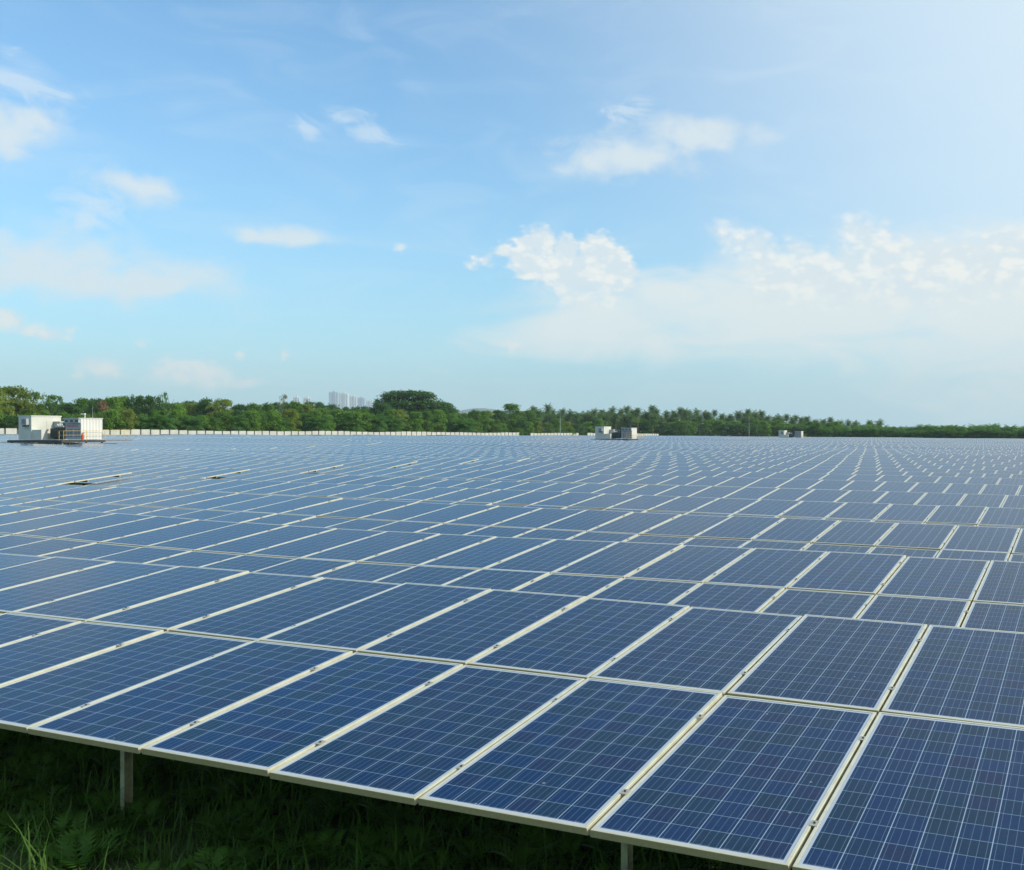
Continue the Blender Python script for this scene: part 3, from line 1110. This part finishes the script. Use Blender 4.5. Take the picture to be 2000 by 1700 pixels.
    # cabin two: inverter container with louvred doors
    root = empty('inverter_container', T(2.3, 2.7))
    tag(root, f'white corrugated container with red lettering, right box of the {short} inverter station', 'container', 'inverter containers of the stations')
    inv = Matrix.Translation(-Vector(root.location))
    x0, x1, y0, y1, h = sx + 1.15, sx + 3.5, sy + 1.45, sy + 4.05, 2.30
    mb = MB()
    mb.box(x0, x1, y0, y1, gz + 0.10, gz + h, skip='r')
    # corrugated right side
    nseg = 14
    pts = []
    for k in range(nseg + 1):
        yy = y0 + (y1 - y0) * k / nseg
        pts.append((x1 - (0.05 if k % 2 else 0.0), yy))
        if k < nseg:
            pts.append((x1 - (0.05 if k % 2 else 0.0), yy + (y1 - y0) / nseg * 0.7))
    pts[-1] = (x1, y1)
    for a, c in zip(pts[:-1], pts[1:]):
        mb.face([(a[0], a[1], gz + 0.10), (c[0], c[1], gz + 0.10), (c[0], c[1], gz + h), (a[0], a[1], gz + h)])
    mb.obj('container_body', M['cabin_white'], root, inv)
    mb = MB()
    mb.box(x0 - 0.04, x1 + 0.04, y0 - 0.30, y1 + 0.04, gz + h, gz + h + 0.07)
    mb.obj('roof', M['cabin_white'], root, inv)
    hb = MB()
    hb.box(x0 + 0.05, x1 - 0.05, y0 - 0.26, y0 - 0.002, gz + 1.86, gz + 2.22)
    hd = hb.obj('air_hood', M['cabin_grey'], root, inv)
    gb = MB()
    for k in range(3):
        gb.box(x0 + 0.25 + k * 0.78, x0 + 0.70 + k * 0.78, y0 - 0.263, y0 - 0.2605, gz + 1.94, gz + 2.14)
    gb.obj('hood_vents', M['gap_dark'], hd)
    for s in (0, 1):
        db = MB()
        xa = x0 + 0.08 + s * 1.18
        db.box(xa, xa + 1.14, y0 - 0.035, y0 - 0.002, gz + 0.16, gz + 1.80)
        d = db.obj('door', M['cabin_grey'], root, inv)
        lb = MB()
        for k in range(9):
            zz = gz + 0.35 + k * 0.10
            lb.box(xa + 0.18, xa + 0.55, y0 - 0.0375, y0 - 0.0355, zz, zz + 0.05)
            lb.box(xa + 0.64, xa + 1.02, y0 - 0.0375, y0 - 0.0355, zz, zz + 0.05)
        lb.obj('louvre', M['gap_dark'], d)
    rb = MB()
    xx = x0 + 0.22
    rr = random.Random(31)
    while xx < x1 - 0.35:
        w = rr.uniform(0.10, 0.20)
        rb.box(xx, xx + w, y0 - 0.0385, y0 - 0.0355, gz + 1.42, gz + 1.60)
        xx += w + rr.choice((0.035, 0.035, 0.10))
    rb.obj('red_lettering', M['red_mark'], root, inv)
    # rail, extinguisher, camera mast
    root = empty('handrail', T(5.3, 3.0))
    tag(root, f'thin yellow handrail round the open end of the {short} inverter platform', 'handrail', 'yellow handrails of the inverter stations')
    inv = Matrix.Translation(-Vector(root.location))
    ps = [(3.1, -0.75), (3.80, -0.75), (3.80, 1.9), (3.80, 4.1), (3.80, 7.4), (2.7, 7.4)]
    for k, (px, py) in enumerate(ps):
        mb = MB()
        mb.tube([T(px, py, -0.02), T(px, py, 1.02)], [0.026, 0.026], 6)
        mb.obj('rail_post', M['yellow'], root, inv)
    for zz in (0.55, 1.0):
        mb = MB()
        for a, c in zip(ps[:-1], ps[1:]):
            mb.tube([T(*a, zz), T(*c, zz)], [0.017, 0.017], 6)
        mb.obj('rail', M['yellow'], root, inv)
    if idx == 0:
        root = empty('fire_extinguisher', T(3.64, 1.55))
        tag(root, 'orange red fire extinguisher standing at the corner of the near left inverter container', 'fire extinguisher')
        inv = Matrix.Translation(-Vector(root.location))
        mb = MB()
        mb.tube([T(3.64, 1.55, 0.0), T(3.64, 1.55, 0.55), T(3.64, 1.55, 0.66), T(3.64, 1.55, 0.72)], [0.10, 0.10, 0.06, 0.03], 12)
        mb.obj('cylinder_body', M['orange'], root, inv)
        mb = MB()
        mb.box(sx + 3.61, sx + 3.67, sy + 1.49, sy + 1.65, gz + 0.722, gz + 0.79)
        mb.obj('handle', M['gap_dark'], root, inv)
        root = empty('camera_mast', T(2.9, 2.4, 2.37))
        tag(root, 'small white security camera bracket on top of the near left inverter container', 'security camera')
        inv = Matrix.Translation(-Vector(root.location))
        mb = MB()
        mb.tube([T(2.9, 2.4, 2.372), T(2.9, 2.4, 2.75)], [0.05, 0.04], 8)
        mb.obj('mast', M['cabin_white'], root, inv)
        mb = MB()
        mb.box(sx + 2.40, sx + 2.95, sy + 2.3, sy + 2.5, gz + 2.752, gz + 2.86)
        mb.obj('camera_housing', M['cabin_white'], root, inv)


for i, (sx, sy) in enumerate(STATIONS):
    build_station(i, sx, sy)

# ------------------------------------------------------------------ masts
M['mast'] = mat_plain('pale_mast_steel', (0.42, 0.46, 0.48), 0.5, 0.3, 0.08, 1.0)


def build_mast(px, t, py_top, label):
    p = at_depth(px, t)
    gz = float(ground_z(p.x, p.y))
    top = z_of(py_top, t)
    root = empty('lightning_mast', (p.x, p.y, gz))
    tag(root, label, 'mast', 'thin masts in the solar field')
    H = top - gz
    mb = MB()
    mb.tube([(0, 0, -0.2), (0, 0, H * 0.7)], [0.075, 0.055], 8)
    mb.obj('pole', M['mast'], root)
    mb = MB()
    mb.tube([(0, 0, H * 0.7 + 0.002), (0, 0, H)], [0.03, 0.015], 6)
    mb.obj('rod', M['mast'], root)


build_mast(1094, 330, 797, 'thin pale mast left of the middle inverter station, standing before the palms')
build_mast(1463, 400, 812, 'thin pale mast between the middle and the far right inverter station')
build_mast(181, 190, 793, 'short white mast rising behind the near left inverter container')

# ------------------------------------------------------------------ trees
M['bark'] = mat_plain('grey_brown_bark', (0.10, 0.085, 0.06), 0.9, 0, 0.3, 1.0)
M['palm_bark'] = mat_plain('pale_palm_bark', (0.17, 0.15, 0.12), 0.9, 0, 0.2, 1.5)
LEAF = {
    'mid': mat_leaf('leaf_mid_green', (0.049, 0.128, 0.017), (0.121, 0.235, 0.030), 0.48, 0.35),
    'dark': mat_leaf('leaf_dark_green', (0.028, 0.085, 0.023), (0.068, 0.160, 0.030), 0.44, 0.35),
    'yellow': mat_leaf('leaf_yellow_green', (0.100, 0.168, 0.023), (0.214, 0.270, 0.040), 0.48, 0.35),
    'bright': mat_leaf('leaf_bright_green', (0.063, 0.164, 0.017), (0.149, 0.285, 0.027), 0.35, 0.35),
    'red': mat_leaf('leaf_rusty_red', (0.149, 0.088, 0.046), (0.235, 0.121, 0.070), 0.2, 0.35),
    'bare': mat_leaf('leaf_sparse_olive', (0.121, 0.136, 0.050), (0.178, 0.186, 0.075), 0.2, 0.35),
    'palm': mat_leaf('frond_grey_green', (0.042, 0.107, 0.035), (0.107, 0.178, 0.050), 0.44, 0.35),
    'oilpalm': mat_leaf('frond_deep_green', (0.034, 0.112, 0.025), (0.088, 0.199, 0.035), 0.48, 0.35),
}


def leaf_quads(c, r, n, size, rg, tone0, up=0.35):
    """n leaf clumps scattered through an ellipsoid, denser near its skin"""
    d = rg.normal(size=(n, 3))
    d /= np.linalg.norm(d, axis=1)[:, None]
    d[:, 2] = np.where(d[:, 2] < -0.35, -d[:, 2] * 0.6, d[:, 2])
    rad = rg.uniform(0.45, 1.0, n) ** 0.6
    p = c + d * rad[:, None] * r
    nrm = d + rg.normal(size=(n, 3)) * 0.55
    nrm[:, 2] += up
    nrm /= np.linalg.norm(nrm, axis=1)[:, None]
    a = rg.normal(size=(n, 3))
    s = np.cross(nrm, a)
    s /= np.linalg.norm(s, axis=1)[:, None]
    w = np.cross(nrm, s)
    L = (size * rg.uniform(0.6, 1.3, n))[:, None]
    v = np.stack([p - s * L * 0.5, p + w * L * 0.28 + nrm * L * 0.08, p + s * L * 0.55 - nrm * L * 0.10, p - w * L * 0.30], 1)
    tone = np.clip(tone0 + rg.normal(0, 0.18, n), 0, 1)
    return v.reshape(-1, 3), tone


def crown_mesh(name, mat, seed, nclump, per, size, flat=0.75, spread=1.0, low=0.12, top_heavy=0.0):
    """unit crown, about 1 wide (radius 0.5) and 1 tall, base at z = 0"""
    rg = np.random.default_rng(seed)
    V, T = [], []
    for k in range(nclump):
        z = low + (1 - low) * rg.random() ** (0.85 - 0.3 * top_heavy)
        prof = math.sqrt(max(0.04, 1 - ((z - 0.48) / 0.54) ** 2)) if top_heavy <= 0 else math.sqrt(max(0.05, 1 - ((z - 0.68) / 0.70) ** 2))
        rr = 0.40 * prof * math.sqrt(rg.random()) * spread
        a = rg.uniform(0, 2 * np.pi)
        cr = rg.uniform(0.09, 0.19)
        c = np.array([rr * math.cos(a), rr * math.sin(a), min(z, 0.95) - cr * 0.4])
        v, t = leaf_quads(c, np.array([cr, cr, cr * flat]), per, size, rg, rg.uniform(0.1, 0.9))
        V.append(v)
        T.append(t)
    V = np.concatenate(V)
    T = np.concatenate(T)
    return np_mesh(name, V, np.arange(len(V)).reshape(-1, 4), [mat], T)


def trunk_mesh(name, mat, seed, forks=5, r=0.022):
    """unit-tall trunk with limbs that reach into the crown"""
    rg = random.Random(seed)
    mb = MB()
    mb.tube([(0, 0, -0.05), (rg.uniform(-.02, .02), rg.uniform(-.02, .02), 0.28), (rg.uniform(-.03, .03), rg.uniform(-.03, .03), 0.55)], [r * 1.2, r, r * 0.6], 7)
    for k in range(forks):
        a = k * 6.28 / forks + rg.uniform(-0.4, 0.4)
        z0 = rg.uniform(0.25, 0.5)
        L = rg.uniform(0.18, 0.36)
        mb.tube([(0, 0, z0), (math.cos(a) * L * 0.5, math.sin(a) * L * 0.5, z0 + 0.14), (math.cos(a) * L, math.sin(a) * L, z0 + rg.uniform(0.25, 0.4))], [r * 0.55, r * 0.38, r * 0.12], 5)
    return mb.mesh(name, [mat], True)


def frond_mesh(seed, n_fronds, length, width, droop, mat, leaflets=16, name='palm_crown', span=95):
    rg = random.Random(seed)
    V, Q, T = [], [], []
    for k in range(n_fronds):
        a = k * 2.39996 + rg.uniform(-0.2, 0.2)
        lay = k / n_fronds
        el = R(80 - span * lay + rg.uniform(-10, 10))
        L = length * rg.uniform(0.85, 1.1)
        tone = min(1, max(0, 0.75 - 0.6 * lay + rg.uniform(-0.15, 0.15)))
        h = Vector((math.cos(a), math.sin(a), 0))
        side = Vector((-math.sin(a), math.cos(a), 0))
        p = Vector((0, 0, 0))
        ang = el
        st = L / leaflets
        for i in range(leaflets):
            t = (i + 1) / leaflets
            q = p + (h * math.cos(ang) + Vector((0, 0, math.sin(ang)))) * st
            ang -= droop * (0.4 + 1.2 * t) / leaflets
            tan = (q - p).normalized()
            w = width * math.sin(math.pi * min(0.97, 0.16 + 0.80 * t)) + 0.02 * length
            for sg in (-1, 1):
                b0 = len(V)
                tip = side * (sg * w) + tan * w * 0.55 - Vector((0, 0, w * rg.uniform(0.25, 0.65)))
                for v in (p, q * 0.55 + p * 0.45, p * 0.5 + q * 0.5 + tip, p + tip * 0.85):
                    V.append(tuple(v))
                Q.append((b0, b0 + 1, b0 + 2, b0 + 3))
                T.append(min(1, max(0, tone + rg.uniform(-0.12, 0.12))))
            p = q
    return np_mesh(name, np.array(V), np.array(Q), [mat], T)


TREES = {}
for nm in ('mid', 'dark', 'yellow', 'bright'):
    TREES[nm] = [crown_mesh('crown', LEAF[nm], 10 + i + 7 * len(nm), 90, 62, 0.050, low=0.03) for i in range(3)]
TREES['big'] = [crown_mesh('crown', LEAF['dark'], 91 + i, 210, 95, 0.034, low=0.02) for i in range(2)]
TREES['red'] = [crown_mesh('crown', LEAF['red'], 71, 30, 40, 0.060)]
TREES['bare'] = [crown_mesh('crown', LEAF['bare'], 72, 22, 26, 0.050, spread=1.1)]
TREES['open'] = [crown_mesh('crown', LEAF['mid'], 75 + i, 34, 40, 0.055, spread=1.25) for i in range(3)]
TRUNKS = [trunk_mesh('trunk', M['bark'], 3 + i) for i in range(3)]
COCO = [frond_mesh(20 + i, 34 + 3 * i, 3.4, 0.85, R(58 + 7 * i), LEAF['palm'], 12, span=135) for i in range(4)]
OILP = [frond_mesh(40 + i, 46, 4.4, 1.05, R(80), LEAF['oilpalm'], 13) for i in range(4)]


def unit_trunk_palm(seed):
    rg = random.Random(seed)
    mb = MB()
    lx, ly = rg.uniform(-0.06, 0.06), rg.uniform(-0.06, 0.06)
    mb.tube([(0, 0, -0.03), (lx * 0.3, ly * 0.3, 0.4), (lx, ly, 1.0)], [0.018, 0.013, 0.010], 7)
    return mb.mesh('trunk', [M['palm_bark']], True), Vector((lx, ly, 1.0))


PTRUNK = [unit_trunk_palm(60 + i) for i in range(4)]


def base_z(x, y):
    return float(ground_z(x, y)) - 0.15


def tree(kind, p, height, width, label, cat, group, name='broadleaf_tree', r=None):
    r = r or random
    gz = base_z(p.x, p.y)
    root = empty(name, (p.x, p.y, gz), r.uniform(0, 6.28))
    tag(root, label, cat, group)
    tr = link_mesh('trunk', r.choice(TRUNKS), root)
    tr.scale = (height * 0.75, height * 0.75, height)
    cr = link_mesh('crown', r.choice(TREES[kind]), root)
    lift = height * (0.04 if name != 'bush' else 0.0)
    cr.location = (0, 0, lift)
    cr.scale = (width, width * r.uniform(0.85, 1.1), height - lift)
    return root


def coconut(p, height, label, group, r, sc_=1.0):
    gz = base_z(p.x, p.y)
    root = empty('coconut_palm', (p.x, p.y, gz), r.uniform(0, 6.28))
    tag(root, label, 'palm tree', group)
    i = r.randrange(4)
    hs = height - 2.0 * sc_
    me, tip = PTRUNK[i]
    tr = link_mesh('trunk', me, root)
    tr.scale = (12, 12, hs)
    cr = link_mesh('crown', r.choice(COCO), root)
    cr.location = (tip.x * 12, tip.y * 12, hs)
    cr.scale = (sc_, sc_, sc_)
    return root


def oil_palm(p, height, label, group, r):
    gz = base_z(p.x, p.y)
    root = empty('oil_palm', (p.x, p.y, gz), r.uniform(0, 6.28))
    tag(root, label, 'palm tree', group)
    s = r.uniform(0.9, 1.15) * min(1.25, max(0.7, height / 7.0))
    hs = max(0.8, height - 3.9 * s)
    tr = link_mesh('trunk', PTRUNK[r.randrange(4)][0], root)
    tr.scale = (22, 22, hs)
    cr = link_mesh('crown', r.choice(OILP), root)
    cr.location = (0, 0, hs)
    cr.scale = (s, s, s)
    return root


G_L = 'trees behind the white fence'
G_P = 'coconut palms above the far tree line'
G_O = 'oil palms along the far right edge of the field'
G_B = 'low bushes along the white fence'
G_F = 'distant trees behind the tree line'
rt = random.Random(99)


def plant_x(kind, px, X, py_top, wpx, label, name='broadleaf_tree', group=G_L, cat='tree'):
    """stand a tree where the ray of photo column px meets the line x = X, tall enough to reach photo row py_top"""
    p, t = on_x(px, X)
    h = z_of(py_top, t) - base_z(p.x, p.y)
    return tree(kind, p, h, wpx * t / F_PX, label, cat, group, name, rt)


LAB_MIX = {'mid': 'mid green leafy tree in the line behind the white fence',
           'dark': 'dark green dense tree in the line behind the white fence',
           'yellow': 'yellowish green tree in the line behind the white fence',
           'bright': 'bright green leafy tree in the line behind the white fence',
           'open': 'loose open crowned tree rising above the line behind the white fence'}
# tall trees behind the fence, left to centre (column, crown top row, crown width in photo px, kind)
TALL = [(-22, 752, 90, 'yellow'), (32, 753, 95, 'yellow'), (72, 764, 46, 'open'), (102, 770, 50, 'open'), (135, 786, 50, 'dark'), (160, 777, 46, 'mid'),
        (188, 776, 40, 'dark'), (222, 774, 48, 'bright'), (243, 772, 44, 'bright'), (268, 770, 44, 'dark'), (297, 770, 48, 'dark'), (322, 764, 20, 'open'),
        (345, 786, 44, 'bright'), (372, 786, 50, 'yellow'), (400, 776, 46, 'dark'), (432, 778, 60, 'yellow'), (470, 788, 46, 'dark'), (498, 786, 40, 'mid'),
        (520, 786, 44, 'mid'), (575, 782, 40, 'mid'), (598, 788, 54, 'yellow'), (632, 796, 50, 'mid'), (665, 803, 50, 'bright'),
        (705, 797, 44, 'mid'), (870, 802, 56, 'dark'), (905, 806, 50, 'mid'), (942, 804, 70, 'yellow'), (975, 800, 44, 'dark'), (1000, 788, 52, 'mid'), (1030, 800, 56, 'mid')]
for px, top, w, kd in TALL:
    lab = LAB_MIX[kd]
    if px == 32:
        lab = 'tall yellowish green tree behind the near left inverter station, highest at the left edge'
    elif px == 322:
        lab = 'thin spiky tree top standing alone above the trees right of the near left inverter station'
    elif px == 1000:
        lab = 'rounded green tree where the broad trees end and the palms begin'
    plant_x(kd, px, -222 - rt.uniform(0, 14), top, w * 1.12, lab)
o = plant_x('red', 200, -214, 783, 36, 'rusty reddish brown tree right behind the near left inverter container')
o = plant_x('bare', 552, -226, 768, 36, 'thin half bare olive grey tree left of the distant towers')
# the big dome-shaped tree
plant_x('big', 800, -232, 762, 150, 'huge dark rounded tree, the tallest one, right of the distant towers')
plant_x('big', 862, -226, 785, 80, 'dark shoulder tree leaning against the right side of the huge rounded tree')
plant_x('dark', 745, -226, 784, 60, 'dark leafy tree against the left side of the huge rounded tree')

# understorey along the fence
px = -30.0
while px < 1180:
    p, t = on_x(px, -206)
    kd = rt.choice(['mid', 'bright', 'bright', 'yellow', 'dark', 'mid'])
    if px < 950:
        top = rt.uniform(797, 815)
        w = rt.uniform(34, 54)
    else:
        top = rt.uniform(815, 828)
        w = rt.uniform(26, 44)
    lab = {'mid': 'mid green', 'bright': 'bright green', 'yellow': 'yellow green', 'dark': 'dark green'}[kd] + ' bush spreading low just behind the white fence'
    plant_x(kd, px, -205 - rt.uniform(0, 6), top, w, lab, 'bush', G_B, 'bush')
    px += w * rt.uniform(0.42, 0.7)
# small oil palms between the bushes
for px in (82, 148, 300, 318, 372, 455, 540, 620, 686, 735, 765, 905):
    p, t = on_x(px, -203.5 - rt.uniform(0, 3))
    h = z_of(rt.uniform(798, 808), t) - base_z(p.x, p.y)
    oil_palm(p, max(4.5, h), 'young oil palm with arching fronds among the bushes behind the white fence', 'young oil palms behind the fence', rt)
# overgrowth in the fence gaps
for px, w in ((1011, 26), (1014, 20), (1112, 24), (1117, 20)):
    plant_x('mid', px, -201.0, 836, w, 'green bush growing over a gap in the white fence', 'bush', 'bushes over the fence gaps', 'bush')

# bushes beyond the far edge, middle of the picture
px = 1150.0
while px < 1640:
    Y = rt.uniform(478, 500)
    p, t = on_y(px, Y)
    top = 816 + (px - 1150) / 490 * 10 + rt.uniform(-4, 7)
    w = rt.uniform(28, 48)
    kd = rt.choice(['mid', 'bright', 'dark', 'bright'])
    h = z_of(top, t) - base_z(p.x, p.y)
    lab = {'mid': 'mid green', 'bright': 'bright green', 'dark': 'dark green'}[kd] + ' bushy tree below the coconut palms at the far edge of the field'
    tree(kd, p, h, w * t / F_PX, lab, 'bush', 'bushes below the coconut palms', 'bush', rt)
    px += w * rt.uniform(0.26, 0.42)

# coconut palms
PALMS = [(1040, 794), (1052, 800), (1070, 790), (1080, 800), (1100, 799), (1114, 802), (1124, 806), (1137, 806), (1150, 804), (1162, 799), (1176, 800), (1186, 803),
         (1196, 796), (1212, 799), (1225, 793), (1236, 800), (1246, 797), (1263, 803), (1273, 792), (1283, 799), (1300, 803), (1315, 802), (1328, 796), (1338, 799),
         (1347, 801), (1360, 800), (1377, 803), (1396, 801), (1410, 808), (1424, 809), (1442, 803), (1454, 806), (1461, 799), (1475, 804), (1486, 802), (1500, 811),
         (1512, 814), (1522, 811), (1536, 809), (1555, 811), (1566, 815), (1577, 813), (1592, 819), (1608, 819), (1622, 815), (1640, 821), (1657, 821), (1672, 823), (1699, 821), (1717, 821)]
extra = []
for k in range(len(PALMS) - 1):
    a, c = PALMS[k], PALMS[k + 1]
    extra.append(((a[0] + c[0]) / 2 + rt.uniform(-2, 2), max(a[1], c[1]) + rt.uniform(3, 9)))
    for _ in range(2):
        extra.append((rt.uniform(a[0], c[0]), max(a[1], c[1]) + rt.uniform(8, 17)))
for k, (px, top) in enumerate(PALMS + extra):
    t = rt.uniform(520, 590) + (px > 1300) * 20
    p = at_depth(px, t)
    h = z_of(top, t) - base_z(p.x, p.y)
    lab = 'slender coconut palm standing in the far palm grove'
    if k < len(PALMS):
        if px == 1070:
            lab = 'tallest coconut palm at the left end of the far palm grove'
        elif px in (1225, 1273):
            lab = 'tall coconut palm above the gap between the cabins of the middle inverter station' if px == 1225 else 'tall coconut palm just right of the middle inverter station'
    coconut(p, h, lab, G_P, rt, rt.uniform(0.82, 1.25))

# oil palm estate along the right
px = 1555.0
row = 0
while px < 2120:
    for lay in range(3):
        p, t = on_y(px + rt.uniform(-4, 4), 479 + lay * 8 + rt.uniform(-2, 2))
        base = 827.5 - 2.0 * min(1, max(0, (1750 - px) / 150)) + rt.uniform(-4.5, 4.0)
        if lay == 0:
            base += 6
        h = z_of(base, t) - base_z(p.x, p.y)
        oil_palm(p, h, 'dark green oil palm in the dense row along the far right edge', G_O, rt)
    px += 17 + rt.uniform(-3, 3)
p, t = on_y(1940, 500)
oil_palm(p, z_of(822, t) - base_z(p.x, p.y), 'oil palm standing a head taller than the row at the far right', G_O, rt)

# distant layer behind
px = -20.0
while px < 1250:
    p, t = on_x(px, -330 - rt.uniform(0, 60))
    top = np.interp(px, [0, 120, 200, 350, 480, 560, 640, 720, 900, 1050, 1250], [785, 784, 778, 784, 788, 785, 784, 794, 804, 806, 812]) + rt.uniform(-3, 7)
    w = rt.uniform(34, 56)
    h = z_of(float(top), t) - base_z(p.x, p.y)
    tree('dark', p, h, w * t / F_PX, 'dim blue green tree filling the gaps far behind the fence trees', 'tree', G_F, 'broadleaf_tree', rt)
    px += w * rt.uniform(0.42, 0.65)

# ------------------------------------------------------------------ distant towers and hills
M['tower'] = mat_plain('pale_tower_render', (0.62, 0.64, 0.66), 0.8, 0, 0.04, 0.05)
M['tower_blue'] = mat_plain('blue_grey_tower_render', (0.34, 0.42, 0.52), 0.8, 0, 0.05, 0.05)
M['tower_glass'] = mat_plain('tower_windows', (0.10, 0.13, 0.17), 0.3, 0, 0.1, 0.05)


def tower(px0, px1, py_top, t, mat, label):
    p = at_depth((px0 + px1) / 2, t)
    gz = base_z(p.x, p.y)
    W = (px1 - px0) * t / F_PX
    H = z_of(py_top, t) - gz
    root = empty('apartment_tower', (p.x, p.y, gz), R(28))
    tag(root, label, 'tower block', 'hazy apartment towers on the horizon')
    D = W * 0.8
    mb = MB()
    bays = 4
    bw = W / bays
    for k in range(bays):
        dd = D / 2 - (0.0 if k % 2 == 0 else 2.2)
        mb.box(-W / 2 + k * bw + 0.01, -W / 2 + (k + 1) * bw - 0.01, -dd, dd, 0, H - (0 if k % 2 == 0 else 3.0))
    mb.obj('tower_body', mat, root)
    rb = MB()
    rb.box(-W * 0.2, W * 0.15, -D * 0.2, D * 0.2, H + 0.02, H + 5)
    rb.obj('roof_plant_room', mat, root)
    wb = MB()
    fl = int(H / 6.5)
    for k in range(bays):
        dd = D / 2 - (0.0 if k % 2 == 0 else 2.2)
        for f in range(fl):
            z = 4 + f * 6.5
            if z + 4 > H - 4:
                break
            xa = -W / 2 + k * bw
            wb.box(xa + bw * 0.22, xa + bw * 0.78, -dd - 0.15, -dd - 0.02, z, z + 3.4)
    for f in range(fl):
        z = 4 + f * 6.5
        if z + 4 < H - 4:
            for s in range(3):
                wb.box(W / 2 - 0.02 + 0.02, W / 2 + 0.14, -D * 0.35 + s * D * 0.22, -D * 0.35 + s * D * 0.22 + D * 0.12, z, z + 3.4)
    o = wb.obj('windows', M['tower_glass'], root)


TW = [(644, 661, 766, 'tower_blue', 'tallest hazy blue apartment tower, leftmost of the row above the trees'),
      (663, 680, 768, 'tower', 'pale hazy apartment tower, second of the row above the trees'),
      (684, 697, 774, 'tower', 'pale hazy apartment tower in the middle of the row above the trees'),
      (699, 713, 777, 'tower_blue', 'hazy blue apartment tower, fourth of the row above the trees'),
      (716, 727, 783, 'tower', 'faint low apartment tower, fifth of the row above the trees'),
      (730, 744, 785, 'tower_blue', 'faintest apartment tower at the right end of the row, beside the huge tree')]
for k, (a, c, top, mt, lab) in enumerate(TW):
    tower(a, c, top, 6600 + 120 * k, M[mt], lab)
tower(574, 585, 775, 4600, M['tower'], 'small white tower block peeping above the trees, left one of a pair')
tower(594, 607, 777, 4650, M['tower'], 'small white tower block peeping above the trees, right one of a pair')


def hills():
    mb = MB()
    t0 = 6400.0
    prof = [(840, 812), (880, 806), (905, 801), (925, 798), (945, 797.5), (965, 800), (990, 804), (1060, 808), (1120, 822), (1160, 838)]
    pts = []
    for a, c in zip(prof[:-1], prof[1:]):
        for s in range(8):
            f = s / 8
            px, py = a[0] + (c[0] - a[0]) * f, a[1] + (c[1] - a[1]) * f
            pts.append((px, py))
    rows = []
    for px, py in pts:
        p = at_depth(px, t0)
        z = z_of(py, t0)
        fwd = Vector((p.x, p.y, 0)).normalized()
        rows.append([tuple(p - fwd * 900 + Vector((0, 0, -p.z - 6))), tuple(Vector((p.x, p.y, z * 0.6)) - fwd * 450), (p.x, p.y, z), tuple(Vector((p.x, p.y, -6)) + fwd * 1200)])
    for a, c in zip(rows[:-1], rows[1:]):
        for k in range(3):
            mb.face([a[k], c[k], c[k + 1], a[k + 1]])
    m = mat_plain('wooded_hill', (0.05, 0.08, 0.05), 0.95, 0, 0.3, 0.004)
    o = mb.obj('hills', m, smooth=True)
    tag(o, 'faint hazy hills on the horizon', 'hills', kind='structure')


hills()

# ------------------------------------------------------------------ haze


def haze():
    mb = MB()
    mb.box(-7000, 2600, -300, 8400, -18, 380)
    m = bpy.data.materials.new('humid_air')
    m.use_nodes = True
    b = NB(m.node_tree)
    out = b.n('ShaderNodeOutputMaterial')
    vol = b.n('ShaderNodeVolumePrincipled')
    vol.inputs['Color'].default_value = (0.74, 0.93, 1.0, 1.0)
    vol.inputs['Density'].default_value = 0.00011
    vol.inputs['Anisotropy'].default_value = 0.0
    b.link(vol.outputs[0], out.inputs['Volume'])
    o = mb.obj('haze', m)
    tag(o, 'pale humid haze over the whole field', 'haze', kind='stuff')


HAZE = True
if HAZE:
    haze()
